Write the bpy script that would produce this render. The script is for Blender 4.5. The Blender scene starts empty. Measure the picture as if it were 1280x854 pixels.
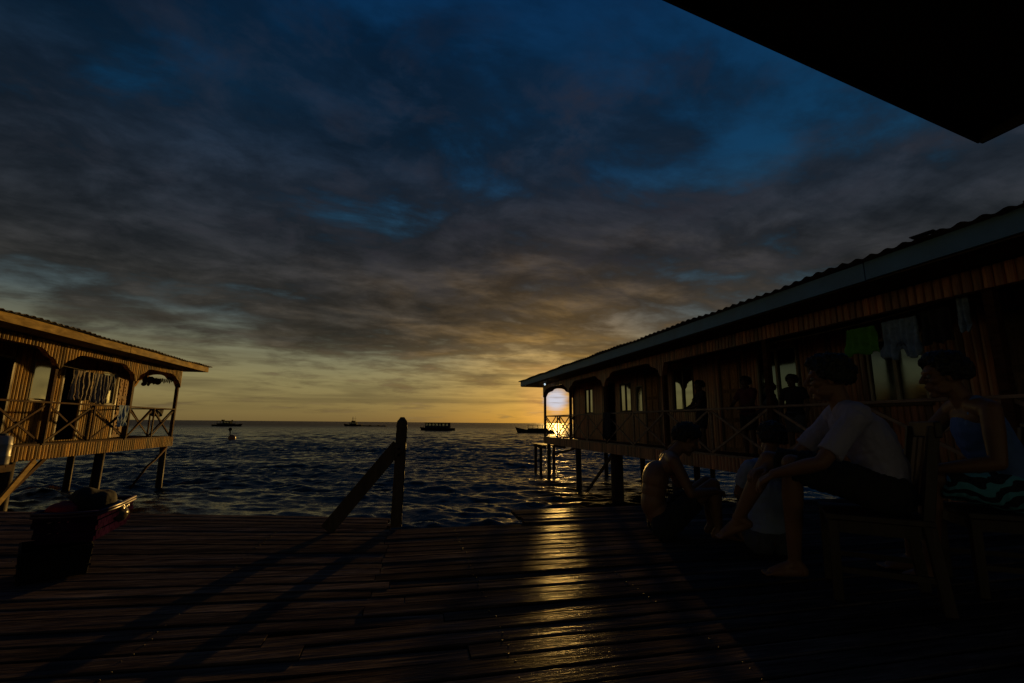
import bpy, bmesh, math, random
import numpy as np
from mathutils import Vector, Matrix

random.seed(7)
rng = np.random.default_rng(7)
S = bpy.context.scene
COL = S.collection
R = math.radians

# ---------------------------------------------------------------- camera
# world: +Y runs out to sea along both stilt houses, +X to the right, deck top at z = 0
EYE = Vector((0.0, 0.0, 0.9))
YAW, PITCH, ROLL = R(12.9), R(10.15), R(-0.5)
cam_d = bpy.data.cameras.new('camera')
cam_d.sensor_width = 36.0
cam_d.lens = 16.0
cam_d.clip_start = 0.05
cam_d.clip_end = 30000
cam = bpy.data.objects.new('camera', cam_d)
COL.objects.link(cam)
cam.matrix_world = (Matrix.Translation(EYE) @ Matrix.Rotation(-YAW, 4, 'Z')
                    @ Matrix.Rotation(R(90) + PITCH, 4, 'X') @ Matrix.Rotation(-ROLL, 4, 'Z'))
S.camera = cam

# ---------------------------------------------------------------- sun direction (from the place towards the sun)
SUN_AZ, SUN_EL = R(18.4), R(2.9)
SUN = Vector((math.sin(SUN_AZ) * math.cos(SUN_EL), math.cos(SUN_AZ) * math.cos(SUN_EL), math.sin(SUN_EL)))

# ---------------------------------------------------------------- world: dusk sky with a broken cloud deck
W = bpy.data.worlds.new('World')
S.world = W
W.use_nodes = True
wt = W.node_tree
wt.nodes.clear()
WN = wt.nodes.new


def wl(a, b):
    wt.links.new(a, b)


def wmath(op, a, b=None, c=None, clamp=False):
    n = WN('ShaderNodeMath'); n.operation = op; n.use_clamp = clamp
    for i, v in enumerate((a, b, c)):
        if v is None: continue
        if isinstance(v, (int, float)): n.inputs[i].default_value = v
        else: wl(v, n.inputs[i])
    return n.outputs[0]


def wramp(fac, stops, interp='LINEAR'):
    n = WN('ShaderNodeValToRGB'); n.color_ramp.interpolation = interp
    el = n.color_ramp.elements
    while len(el) < len(stops): el.new(0.5)
    for e, (p, c) in zip(el, stops):
        e.position = p
        e.color = (c, c, c, 1) if isinstance(c, (int, float)) else (*c, 1)
    wl(fac, n.inputs[0])
    return n.outputs[0]


def wmix(fac, a, b, mode='MIX'):
    n = WN('ShaderNodeMix'); n.data_type = 'RGBA'; n.blend_type = mode
    if isinstance(fac, (int, float)): n.inputs[0].default_value = fac
    else: wl(fac, n.inputs[0])
    for i, v in ((6, a), (7, b)):
        if isinstance(v, tuple): n.inputs[i].default_value = (*v, 1)
        else: wl(v, n.inputs[i])
    return n.outputs[2]


def wdot(vec):
    n = WN('ShaderNodeVectorMath'); n.operation = 'DOT_PRODUCT'
    wl(DIR, n.inputs[0]); n.inputs[1].default_value = vec
    return n.outputs['Value']


def wnoise(vec, scale, detail, rough, dist=0.0, lac=2.0):
    n = WN('ShaderNodeTexNoise'); n.inputs['Scale'].default_value = scale
    n.inputs['Detail'].default_value = detail; n.inputs['Roughness'].default_value = rough
    n.inputs['Distortion'].default_value = dist; n.inputs['Lacunarity'].default_value = lac
    wl(vec, n.inputs['Vector'])
    return n.outputs['Fac']


tc = WN('ShaderNodeTexCoord')
DIR = tc.outputs['Generated']
sep = WN('ShaderNodeSeparateXYZ'); wl(DIR, sep.inputs[0])
dx, dy, dz = sep.outputs
up = wmath('MAXIMUM', dz, 0.0)
den = wmath('ADD', up, 0.13)
cmb = WN('ShaderNodeCombineXYZ')
wl(wmath('DIVIDE', dx, den), cmb.inputs[0]); wl(wmath('DIVIDE', dy, den), cmb.inputs[1])
CP = cmb.outputs[0]                                     # position on the cloud sheet overhead
sd = wmath('MAXIMUM', wdot(tuple(SUN)), 0.0)            # nearness to the sun
g_wide = wmath('POWER', sd, 9.0)
g_mid = wmath('POWER', sd, 45.0)
g_near = wmath('POWER', sd, 420.0)

nishita = WN('ShaderNodeTexSky'); nishita.sky_type = 'NISHITA'; nishita.sun_disc = False
nishita.sun_elevation = SUN_EL; nishita.sun_rotation = SUN_AZ
clear = wramp(up, [(0.0, (.150, .106, .038)), (.03, (.205, .156, .056)), (.08, (.225, .192, .084)), (.13, (.175, .170, .100)), (.20, (.066, .088, .090)),
                   (.30, (.016, .056, .090)), (.5, (.0012, .036, .094)), (.72, (.0006, .024, .078)), (1.0, (.001, .012, .045))])
glow = wmix(g_mid, (0, 0, 0), (.28, .130, .000))
clear = wmix(1.0, clear, glow, 'ADD')
nsc = wmix(1.0, nishita.outputs[0], (.004, .004, .004), 'MULTIPLY')
clear = wmix(1.0, clear, nsc, 'ADD')

# big cloud masses, with a finer layer riding on them
big = wnoise(CP, 0.62, 7, 0.52, 0.35)
stm = WN('ShaderNodeMapping'); stm.inputs['Rotation'].default_value = (0, 0, R(-38)); stm.inputs['Scale'].default_value = (.85, 1.3, 1)
wl(CP, stm.inputs[0])
fine = wnoise(stm.outputs[0], 1.9, 10, 0.62, 0.25)
wisp = wnoise(CP, 3.4, 8, 0.62, 0.4)
band_map = WN('ShaderNodeMapping'); band_map.inputs['Scale'].default_value = (2.2, 2.2, 38.0)
wl(DIR, band_map.inputs[0])
bands = wnoise(band_map.outputs[0], 1.0, 7, 0.56, 0.5)
amount = wmath('MULTIPLY_ADD', fine, 0.95, wmath('MULTIPLY', big, 0.95))
# the deck thins out into open strips low down and into blue holes high up
bias = wramp(up, [(0.0, .36), (.075, .40), (.105, .45), (.15, .63), (.21, .71), (.34, .70), (.47, .62), (.62, .555), (1.0, .55)])
leftish = wmath('MAXIMUM', wdot((-math.cos(YAW), math.sin(YAW), 0.0)), 0.0)
bias = wmath('ADD', bias, wmath('MULTIPLY', leftish, wmath('MULTIPLY', wmath('SUBTRACT', up, 0.22), 0.62)))  # lens vignetting put into the sky as thicker, darker cloud at upper left


def hole(px_dir, size, depth):
    """a thin place in the cloud deck towards one bearing"""
    d = wmath('SUBTRACT', wdot(px_dir), math.cos(size))
    d = wmath('DIVIDE', d, 1 - math.cos(size), clamp=True)
    d = wramp(d, [(0.0, 0.0), (1.0, 1.0)], 'EASE')
    return wmath('MULTIPLY', wmath('MULTIPLY', d, wramp(wisp, [(.3, .35), (.7, 1.7)])), depth)


for args in (
    ((0.241, 0.684, 0.689), 0.20, 0.07),
    ((0.594, 0.642, 0.484), 0.11, 0.10),
    ((-0.261, 0.743, 0.616), 0.18, 0.05),
    ((0.628, 0.546, 0.555), 0.18, 0.05),
    ((-0.381, 0.912, 0.149), 0.16, 0.1),
):
    bias = wmath('SUBTRACT', bias, hole(*args))
cover = wmath('SUBTRACT', wmath('ADD', wmath('MULTIPLY_ADD', wisp, 0.34, amount), bias), 1.47)
cover = wmath('MULTIPLY', cover, 3.4, clamp=True)
cover = wramp(cover, [(0.0, 0.0), (1.0, 1.0)], 'EASE')
cloud = wramp(up, [(0.0, (.090, .062, .028)), (.10, (.052, .041, .024)), (.16, (.0270, .0250, .0205)), (.25, (.0225, .0215, .0200)), (.36, (.0158, .0190, .0250)),
                   (.55, (.0040, .0125, .0270)), (.75, (.0010, .0080, .0240)), (1.0, (.001, .004, .012))])
light = wramp(fine, [(.26, .36), (.46, .85), (.60, 1.45), (.74, 2.3)])
cloud = wmix(1.0, cloud, light, 'MULTIPLY')
cloud = wmix(1.0, cloud, wramp(wisp, [(.34, .62), (.50, .98), (.66, 1.55)]), 'MULTIPLY')
warm = wmix(g_wide, (0, 0, 0), (.052, .028, .006))
warm = wmix(1.0, warm, wmix(g_mid, (0, 0, 0), (.13, .068, .008)), 'ADD')
lowish = wramp(up, [(0.0, 1.0), (.18, 1.0), (.50, .12), (.7, .03)])
warm = wmix(1.0, warm, lowish, 'MULTIPLY')
warm = wmix(1.0, warm, wramp(fine, [(.32, .10), (.52, .75), (.7, 2.0)]), 'MULTIPLY')
cloud = wmix(1.0, cloud, warm, 'ADD')
tuft = wmath('MULTIPLY', wramp(wisp, [(.50, 0.0), (.68, 1.0)]), wramp(up, [(.2, 0.0), (.34, .8), (.62, .8), (.8, 0.0)]))
tuft = wmath('MULTIPLY', tuft, wmath('POWER', sd, 1.5))
cloud = wmix(tuft, cloud, (.0200, .0165, .0195))
sky = wmix(wmath('MULTIPLY', cover, 0.95), clear, cloud)
# thin streaks of cloud low over the sea, lit from behind
low = wramp(up, [(0.0, 0.0), (.012, .15), (.05, 1.0), (.13, 1.0), (.2, 0.0)])
streak = wmath('MULTIPLY', wramp(bands, [(.46, 0.0), (.62, 1.0)]), low)
sky = wmix(wmath('MULTIPLY', streak, .50), sky, (.062, .044, .022))
lit = wmath('MULTIPLY', wramp(bands, [(.28, 1.0), (.40, 0.0)]), low)
sky = wmix(lit, sky, wmix(g_mid, (.020, .016, .008), (.21, .115, .016)), 'ADD')
# the sun itself, burning through the haze just over the sea, its edge frayed by thin cloud
sm = WN('ShaderNodeMapping'); sm.inputs['Scale'].default_value = (9, 9, 210.0)
wl(DIR, sm.inputs[0])
fray = wnoise(sm.outputs[0], 1.0, 4, 0.6, 0.0)
ang = wmath('ARCCOSINE', wmath('MINIMUM', sd, 0.9999999))
ang = wmath('ADD', ang, wmath('MULTIPLY', wmath('SUBTRACT', fray, 0.5), 0.026))
core = wramp(wmath('DIVIDE', ang, 0.06), [(0.0, 1.0), (.18, .96), (.56, 0.0)], 'EASE')
halo = wramp(wmath('DIVIDE', ang, 0.10), [(0.0, 1.0), (.40, .85), (1.0, 0.0)], 'EASE')
sky = wmix(1.0, sky, wmix(halo, (0, 0, 0), (.20, .078, .022)), 'ADD')
sky = wmix(core, sky, wmix(wramp(fray, [(.30, 0.0), (.50, 1.0)]), (.40, .34, .33), (.64, .63, .70)))
# below the horizon: nothing but the dark of the sea
sky = wmix(wmath('LESS_THAN', dz, -0.004), sky, (.01, .009, .007))
bg = WN('ShaderNodeBackground'); bg.inputs['Strength'].default_value = 1.0
wl(sky, bg.inputs[0])
wo = WN('ShaderNodeOutputWorld'); wl(bg.outputs[0], wo.inputs[0])
W.cycles.sampling_method = 'MANUAL'
W.cycles.sample_map_resolution = 2048

# ---------------------------------------------------------------- sun lamp, exposure
sun_d = bpy.data.lights.new('sun', 'SUN')
sun_d.energy = 2.6
sun_d.angle = R(0.6)
sun_d.color = (1.0, 0.56, 0.13)
sun = bpy.data.objects.new('sun', sun_d)
COL.objects.link(sun)
sun.rotation_euler = (-SUN).to_track_quat('-Z', 'Y').to_euler()
S.view_settings.view_transform = 'Standard'
S.view_settings.look = 'None'
S.view_settings.exposure = 0.0
S.view_settings.gamma = 1.0
S.view_settings.use_curve_mapping = False
S.cycles.use_denoising = True
S.cycles.max_bounces = 6
S.cycles.sample_clamp_indirect = 3.0
S.cycles.sample_clamp_direct = 12.0
S.cycles.caustics_reflective = False
S.cycles.caustics_refractive = False

from mathutils.noise import turbulence

# ================================================================ helpers
ORG = {}                                                # world position of every object's origin


def tag(o, label=None, cat=None, group=None, kind=None):
    if label: o['label'] = label
    if cat: o['category'] = cat
    if group: o['group'] = group
    if kind: o['kind'] = kind
    return o


def empty(name, loc, label=None, cat=None, group=None, kind=None):
    o = bpy.data.objects.new(name, None)
    o.empty_display_size = 0.1
    COL.objects.link(o)
    o.location = loc
    ORG[o.name] = Vector(loc)
    return tag(o, label, cat, group, kind)


def link_mesh(name, me, mat, parent=None, org=None):
    o = bpy.data.objects.new(name, me)
    COL.objects.link(o)
    if parent is not None:
        o.parent = parent
        org = ORG[parent.name]
    else:
        o.location = org
    ORG[o.name] = Vector(org)
    if mat is not None and not me.materials:
        me.materials.append(mat)
    return o


class MB:
    """gathers shapes in world coordinates and links them as ONE mesh object"""

    def __init__(self):
        self.v, self.f, self.t = [], [], []
        self.tone = 0.5

    def add(self, verts, faces, tone=None):
        n = len(self.v)
        self.v += [tuple(p) for p in verts]
        self.f += [tuple(i + n for i in f) for f in faces]
        self.t += [self.tone if tone is None else tone] * len(faces)
        return self

    def obox(self, c, ax, ay, az, tone=None):
        c, ax, ay, az = map(Vector, (c, ax, ay, az))
        vs = [c + ax * i + ay * j + az * k for k in (-1, 1) for j in (-1, 1) for i in (-1, 1)]
        fs = [(0, 2, 3, 1), (4, 5, 7, 6), (0, 1, 5, 4), (2, 6, 7, 3), (0, 4, 6, 2), (1, 3, 7, 5)]
        if ax.cross(ay).dot(az) < 0: fs = [tuple(reversed(f)) for f in fs]
        return self.add(vs, fs, tone)

    def box(self, lo, hi, tone=None):
        lo, hi = Vector(lo), Vector(hi)
        h = (hi - lo) / 2
        return self.obox((lo + hi) / 2, (abs(h.x), 0, 0), (0, abs(h.y), 0), (0, 0, abs(h.z)), tone)

    def beam(self, p, q, w, h, up=(0, 0, 1), tone=None):
        p, q, up = Vector(p), Vector(q), Vector(up)
        d = (q - p)
        a = d.normalized()
        if abs(a.dot(up.normalized())) > 0.98: up = Vector((0, 1, 0))
        s = a.cross(up).normalized()
        u = s.cross(a)
        return self.obox((p + q) / 2, d / 2, s * (w / 2), u * (h / 2), tone)

    def tube(self, pts, rad, n=10, tone=None, cap=True):
        pts = [Vector(p) for p in pts]
        if isinstance(rad, (int, float)): rad = [rad] * len(pts)
        vs, fs = [], []
        ref = None
        for i, p in enumerate(pts):
            d = (pts[min(i + 1, len(pts) - 1)] - pts[max(i - 1, 0)]).normalized()
            if ref is None:
                ref = d.cross(Vector((0, 0, 1)))
                if ref.length < 0.1: ref = d.cross(Vector((1, 0, 0)))
            ref = (ref - d * ref.dot(d)).normalized()
            b = d.cross(ref)
            for k in range(n):
                a = 2 * math.pi * k / n
                vs.append(p + (ref * math.cos(a) + b * math.sin(a)) * rad[i])
        for i in range(len(pts) - 1):
            for k in range(n):
                k2 = (k + 1) % n
                fs.append((i * n + k, i * n + k2, (i + 1) * n + k2, (i + 1) * n + k))
        if cap:
            fs.append(tuple(reversed(range(n))))
            fs.append(tuple((len(pts) - 1) * n + k for k in range(n)))
        return self.add(vs, fs, tone)

    def ell(self, c, ax, ay, az, nu=14, nv=10, tone=None, jit=0.0):
        """ellipsoid with half-axis vectors"""
        c, ax, ay, az = map(Vector, (c, ax, ay, az))
        vs, fs = [c - az], []
        for j in range(1, nv):
            ph = math.pi * j / nv
            for i in range(nu):
                th = 2 * math.pi * i / nu
                k = 1 + (random.uniform(-jit, jit) if jit else 0)
                vs.append(c + (ax * (math.cos(th) * math.sin(ph)) + ay * (math.sin(th) * math.sin(ph)) - az * math.cos(ph)) * k)
        vs.append(c + az)
        L = len(vs) - 1
        for i in range(nu):
            i2 = (i + 1) % nu
            fs.append((0, 1 + i2, 1 + i))
            fs.append((L, 1 + (nv - 2) * nu + i, 1 + (nv - 2) * nu + i2))
            for j in range(nv - 2):
                a = 1 + j * nu
                fs.append((a + i, a + i2, a + nu + i2, a + nu + i))
        return self.add(vs, fs, tone)

    def ball(self, c, r, nu=12, nv=8, tone=None):
        return self.ell(c, (r, 0, 0), (0, r, 0), (0, 0, r), nu, nv, tone)

    def cone(self, p, rp, q, rq, n=14):
        """round-ended tapered limb"""
        p, q = Vector(p), Vector(q)
        self.ball(p, rp); self.ball(q, rq)
        if (q - p).length > 1e-4: self.tube([p, q], [rp, rq], n)
        return self

    def mesh(self, name, org):
        me = bpy.data.meshes.new(name)
        org = Vector(org)
        me.from_pydata([(x - org.x, y - org.y, z - org.z) for x, y, z in self.v], [], self.f)
        a = me.attributes.new('tone', 'FLOAT', 'FACE')
        a.data.foreach_set('value', self.t)
        me.update()
        return me

    def base(self):
        a = np.array(self.v)
        return Vector(((a[:, 0].min() + a[:, 0].max()) / 2, (a[:, 1].min() + a[:, 1].max()) / 2, a[:, 2].min()))

    def build(self, name, mat, parent=None, smooth=False, bevel=0.0, label=None, cat=None, group=None, kind=None):
        org = ORG[parent.name] if parent is not None else self.base()
        me = self.mesh(name, org)
        if smooth: me.polygons.foreach_set('use_smooth', [True] * len(me.polygons))
        o = link_mesh(name, me, mat, parent, org)
        if bevel:
            m = o.modifiers.new('bevel', 'BEVEL'); m.width = bevel; m.segments = 2; m.limit_method = 'ANGLE'
        return tag(o, label, cat, group, kind)

    def merged(self, name, mat, parent, voxel, smooth=6, label=None, rough=0.0, freq=14.0):
        """overlapping shapes grown together into one continuous skin"""
        org = ORG[parent.name] if parent is not None else self.base()
        me = self.mesh(name, org)
        o = bpy.data.objects.new(name, me)
        COL.objects.link(o)
        m = o.modifiers.new('r', 'REMESH'); m.mode = 'VOXEL'; m.voxel_size = voxel; m.use_smooth_shade = True
        if smooth:
            m = o.modifiers.new('s', 'SMOOTH'); m.factor = 0.5; m.iterations = smooth
        dg = bpy.context.evaluated_depsgraph_get()
        dg.update()
        me2 = bpy.data.meshes.new_from_object(o.evaluated_get(dg))
        bpy.data.objects.remove(o)
        bpy.data.meshes.remove(me)
        me2.name = name
        if rough:                                        # creases, tufts
            for v, nn in zip(me2.vertices, [n_.vector.copy() for n_ in me2.vertex_normals]):
                p = v.co * freq
                k = turbulence(Vector((p.x, p.y, p.z * .6)), 3, True)
                v.co += nn * (rough * (k - .45))
        me2.materials.clear()
        me2.polygons.foreach_set('use_smooth', [True] * len(me2.polygons))
        o = link_mesh(name, me2, mat, parent, org)
        if label: o['label'] = label
        return o


# ---------------------------------------------------------------- materials
def mat_new(name):
    m = bpy.data.materials.new(name)
    m.use_nodes = True
    nt = m.node_tree
    return m, nt, nt.nodes, nt.links.new, nt.nodes['Principled BSDF']


def ramp(N, L, fac, stops):
    n = N.new('ShaderNodeValToRGB')
    el = n.color_ramp.elements
    while len(el) < len(stops): el.new(0.5)
    for e, (p, c) in zip(el, stops):
        e.position = p
        e.color = (c, c, c, 1) if isinstance(c, (int, float)) else (*c, 1)
    L(fac, n.inputs[0])
    return n.outputs[0]


def noise(N, L, vec, scale, detail=5, rough=0.55, dist=0.0):
    n = N.new('ShaderNodeTexNoise')
    n.inputs['Scale'].default_value = scale; n.inputs['Detail'].default_value = detail
    n.inputs['Roughness'].default_value = rough; n.inputs['Distortion'].default_value = dist
    if vec is not None: L(vec, n.inputs['Vector'])
    return n.outputs['Fac']


def mixc(N, L, fac, a, b, mode='MIX'):
    n = N.new('ShaderNodeMix'); n.data_type = 'RGBA'; n.blend_type = mode
    if isinstance(fac, (int, float)): n.inputs[0].default_value = fac
    else: L(fac, n.inputs[0])
    for i, v in ((6, a), (7, b)):
        if isinstance(v, tuple): n.inputs[i].default_value = (*v, 1)
        else: L(v, n.inputs[i])
    return n.outputs[2]


def wood(name, dark, pale, grain=(6, 6, 0.6), scale=4.0, rough=(0.45, 0.75), bump=0.25, stain=0.5, spec=0.5):
    m, nt, N, L, B = mat_new(name)
    tc = N.new('ShaderNodeTexCoord')
    mp = N.new('ShaderNodeMapping'); mp.inputs['Scale'].default_value = grain
    L(tc.outputs['Object'], mp.inputs[0])
    at = N.new('ShaderNodeAttribute'); at.attribute_name = 'tone'
    ad = N.new('ShaderNodeVectorMath'); ad.operation = 'ADD'
    sc = N.new('ShaderNodeVectorMath'); sc.operation = 'SCALE'; sc.inputs[0].default_value = (37, 19, 53)
    L(at.outputs['Fac'], sc.inputs['Scale'])
    L(mp.outputs[0], ad.inputs[0]); L(sc.outputs[0], ad.inputs[1])
    g = noise(N, L, ad.outputs[0], scale, 8, 0.6, 0.6)
    col = ramp(N, L, g, [(0.34, dark), (0.66, pale)])
    st = noise(N, L, tc.outputs['Object'], 1.3, 6, 0.6)
    col = mixc(N, L, stain, col, ramp(N, L, st, [(0.3, .35), (0.65, 1.0)]), 'MULTIPLY')
    col = mixc(N, L, 1.0, col, ramp(N, L, at.outputs['Fac'], [(0, .35), (.5, 1.0), (1, 1.5)]), 'MULTIPLY')
    L(col, B.inputs['Base Color'])
    L(ramp(N, L, st, [(0.3, rough[0]), (0.65, rough[1])]), B.inputs['Roughness'])
    B.inputs['Specular IOR Level'].default_value = spec
    bp = N.new('ShaderNodeBump'); bp.inputs['Strength'].default_value = bump; bp.inputs['Distance'].default_value = 0.01
    L(g, bp.inputs['Height']); L(bp.outputs[0], B.inputs['Normal'])
    return m


def plain(name, col, rough=0.6, var=0.35, scale=5.0, bump=0.0, metallic=0.0, spec=0.5, emit=None, bscale=60.0):
    m, nt, N, L, B = mat_new(name)
    tc = N.new('ShaderNodeTexCoord')
    n = noise(N, L, tc.outputs['Object'], scale, 6, 0.6)
    lo = tuple(c * (1 - var) for c in col); hi = tuple(min(1, c * (1 + var)) for c in col)
    L(ramp(N, L, n, [(0.3, lo), (0.7, hi)]), B.inputs['Base Color'])
    L(ramp(N, L, n, [(0.3, max(0, rough - .08)), (0.7, min(1, rough + .1))]), B.inputs['Roughness'])
    B.inputs['Metallic'].default_value = metallic
    B.inputs['Specular IOR Level'].default_value = spec
    if bump:
        bn = noise(N, L, tc.outputs['Object'], bscale, 4, 0.6)
        bp = N.new('ShaderNodeBump'); bp.inputs['Strength'].default_value = bump; bp.inputs['Distance'].default_value = 0.005
        L(bn, bp.inputs['Height']); L(bp.outputs[0], B.inputs['Normal'])
    if emit:
        B.inputs['Emission Color'].default_value = (*emit[0], 1); B.inputs['Emission Strength'].default_value = emit[1]
    return m


def striped(name, cols, axis, pitch, rough=0.9):
    """woven cloth in stripes along one axis"""
    m, nt, N, L, B = mat_new(name)
    tc = N.new('ShaderNodeTexCoord')
    sp = N.new('ShaderNodeSeparateXYZ'); L(tc.outputs['Object'], sp.inputs[0])
    d = N.new('ShaderNodeMath'); d.operation = 'DIVIDE'; L(sp.outputs[axis], d.inputs[0]); d.inputs[1].default_value = pitch
    fr = N.new('ShaderNodeMath'); fr.operation = 'FRACT'; L(d.outputs[0], fr.inputs[0])
    n = N.new('ShaderNodeValToRGB'); n.color_ramp.interpolation = 'CONSTANT'
    el = n.color_ramp.elements
    while len(el) < len(cols): el.new(0.5)
    for i, (e, c) in enumerate(zip(el, cols)):
        e.position = i / len(cols); e.color = (*c, 1)
    L(fr.outputs[0], n.inputs[0]); L(n.outputs[0], B.inputs['Base Color'])
    B.inputs['Roughness'].default_value = rough
    return m


M = {}


def deck_material():
    m, nt, N, L, B = mat_new('weathered_deck_wood')
    tc = N.new('ShaderNodeTexCoord')
    at = N.new('ShaderNodeAttribute'); at.attribute_name = 'tone'
    mp = N.new('ShaderNodeMapping'); mp.inputs['Scale'].default_value = (.6, 9, 9); L(tc.outputs['Object'], mp.inputs[0])
    sc = N.new('ShaderNodeVectorMath'); sc.operation = 'SCALE'; sc.inputs[0].default_value = (37, 19, 53); L(at.outputs['Fac'], sc.inputs['Scale'])
    ad = N.new('ShaderNodeVectorMath'); ad.operation = 'ADD'; L(mp.outputs[0], ad.inputs[0]); L(sc.outputs[0], ad.inputs[1])
    g = noise(N, L, ad.outputs[0], 5.0, 9, .68, .9)
    col = ramp(N, L, g, [(.30, (.036, .028, .026)), (.52, (.115, .088, .078)), (.72, (.22, .175, .155))])
    ml = N.new('ShaderNodeMapping'); ml.inputs['Scale'].default_value = (1.1, 3.2, 1); L(ad.outputs[0], ml.inputs[0])
    ml2 = N.new('ShaderNodeMapping'); ml2.inputs['Scale'].default_value = (.8, 6.0, 1); L(tc.outputs['Object'], ml2.inputs[0])
    worn = noise(N, L, ml2.outputs[0], 1.7, 7, .66, .4)
    col = mixc(N, L, 1.0, col, ramp(N, L, worn, [(.32, .35), (.55, 1.0), (.68, 1.5)]), 'MULTIPLY')
    col = mixc(N, L, 1.0, col, ramp(N, L, at.outputs['Fac'], [(0, .4), (.5, 1.0), (1, 1.5)]), 'MULTIPLY')
    L(col, B.inputs['Base Color'])
    L(ramp(N, L, worn, [(.34, .38), (.5, .19), (.66, .115)]), B.inputs['Roughness'])
    B.inputs['Specular IOR Level'].default_value = 0.0
    gl = N.new('ShaderNodeBsdfGlossy')                  # thin film of spray on the worn patches
    L(ramp(N, L, worn, [(.34, .42), (.5, .19), (.66, .13)]), gl.inputs['Roughness'])
    mx = N.new('ShaderNodeMixShader')
    L(ramp(N, L, worn, [(.34, .008), (.5, .016), (.66, .026)]), mx.inputs[0])
    L(B.outputs[0], mx.inputs[1]); L(gl.outputs[0], mx.inputs[2])
    L(mx.outputs[0], N['Material Output'].inputs['Surface'])
    big_ = noise(N, L, ml2.outputs[0], 5.0, 4, .6)
    b1 = N.new('ShaderNodeBump'); b1.inputs['Strength'].default_value = .30; b1.inputs['Distance'].default_value = .006
    b2 = N.new('ShaderNodeBump'); b2.inputs['Strength'].default_value = .35; b2.inputs['Distance'].default_value = .012
    L(g, b1.inputs['Height']); L(big_, b2.inputs['Height']); L(b2.outputs[0], b1.inputs['Normal']); L(b1.outputs[0], B.inputs['Normal']); L(b1.outputs[0], gl.inputs['Normal'])
    return m


M['deck'] = deck_material()
M['joist'] = wood('joist_wood', (.05, .035, .025), (.12, .08, .05), bump=.3)
M['post'] = wood('weathered_post_wood', (.035, .024, .018), (.10, .07, .05), grain=(7, 7, .5), rough=(.5, .8), bump=.4)
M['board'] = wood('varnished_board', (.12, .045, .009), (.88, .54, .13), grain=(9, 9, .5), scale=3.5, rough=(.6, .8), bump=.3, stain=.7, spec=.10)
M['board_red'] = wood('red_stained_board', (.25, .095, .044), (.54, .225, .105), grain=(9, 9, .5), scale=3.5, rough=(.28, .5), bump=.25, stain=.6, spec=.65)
M['rail'] = wood('rail_wood', (.045, .020, .010), (.13, .060, .030), grain=(4, 1, 4), rough=(.65, .85), bump=.25, spec=.06)
M['rail_red'] = wood('dark_rail_wood', (.16, .10, .065), (.40, .27, .18), grain=(4, 1, 4), rough=(.45, .7), bump=.25)
M['stilt'] = wood('wet_stilt_wood', (.030, .020, .014), (.085, .055, .035), grain=(7, 7, .5), rough=(.55, .8), bump=.4, spec=.15)
M['fascia_tan'] = wood('tan_fascia_paint', (.30, .19, .06), (.72, .50, .19), grain=(3, .8, 3), scale=3.0, rough=(.7, .9), bump=.2, stain=.6, spec=.06)
M['fascia_blue'] = plain('pale_blue_fascia_paint', (.12, .27, .42), .55, .18, 2.5, bump=.1)
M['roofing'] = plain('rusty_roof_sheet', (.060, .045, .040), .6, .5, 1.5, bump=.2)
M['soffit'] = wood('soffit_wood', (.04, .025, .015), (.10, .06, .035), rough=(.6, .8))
M['frame'] = plain('pale_window_frame', (.36, .36, .31), .7, .2, 4, spec=.12)
M['frame_dark'] = wood('dark_window_frame', (.05, .03, .018), (.13, .075, .04))
M['door'] = wood('carved_door_wood', (.22, .12, .055), (.46, .28, .14), grain=(6, 6, .5), rough=(.6, .8), spec=.12)
M['glass'] = plain('dark_mirror_glass', (.46, .50, .46), .04, .06, 1.0, metallic=1.0)
M['glass_dark'] = plain('dark_tinted_glass', (.13, .17, .18), .05, .06, 1.0, metallic=1.0)
M['shell'] = plain('interior_plywood', (.10, .07, .045), .8, .3, 2)
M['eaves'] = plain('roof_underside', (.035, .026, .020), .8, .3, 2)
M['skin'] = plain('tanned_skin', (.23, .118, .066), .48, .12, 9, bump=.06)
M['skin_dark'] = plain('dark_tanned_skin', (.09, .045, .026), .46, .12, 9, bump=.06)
M['hair'] = plain('black_hair', (.012, .010, .009), .45, .4, 30, bump=.9, bscale=120)
M['eye'] = plain('eye_white', (.16, .15, .14), .4, .05)
M['white_cloth'] = plain('white_cotton', (.38, .38, .56), .9, .08, 8, bump=.3, bscale=40)
M['blue_cloth'] = plain('light_blue_cotton', (.30, .38, .60), .9, .1, 8, bump=.3, bscale=40)
M['tank_cloth'] = plain('blue_tank_cotton', (.11, .22, .56), .85, .1, 8, bump=.3, bscale=40)
M['dark_cloth'] = plain('dark_cotton', (.022, .022, .028), .9, .3, 8, bump=.3, bscale=40)
M['grey_cloth'] = plain('grey_cotton', (.08, .09, .11), .9, .2, 8, bump=.3, bscale=40)
M['maroon_cloth'] = plain('maroon_cotton', (.11, .025, .03), .9, .2, 8, bump=.3, bscale=40)
M['green_cloth'] = plain('green_shorts_cloth', (.10, .34, .035), .9, .15, 8, bump=.3, bscale=40)
M['bluegrey_cloth'] = plain('blue_grey_shirt_cloth', (.22, .33, .50), .9, .35, 12, bump=.3, bscale=40)
M['chair'] = wood('dark_chair_wood', (.020, .013, .010), (.06, .038, .027), rough=(.4, .6))
M['red_panel'] = wood('reddish_chair_slat', (.06, .022, .016), (.13, .055, .038), rough=(.4, .6))
M['black_plastic'] = plain('black_plastic', (.008, .008, .009), .8, .3, 6, bump=.1, spec=.15)
M['purple_gloss'] = plain('purple_rim_plastic', (.05, .02, .06), .35, .2, 6)
M['purple_plastic'] = plain('purple_plastic', (.024, .008, .036), .6, .5, 9, spec=0.0)
M['rope'] = plain('rope', (.20, .16, .11), .9, .3, 40, bump=.5)
M['white_plastic'] = plain('white_plastic', (.32, .31, .30), .4, .08, 3)
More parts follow.
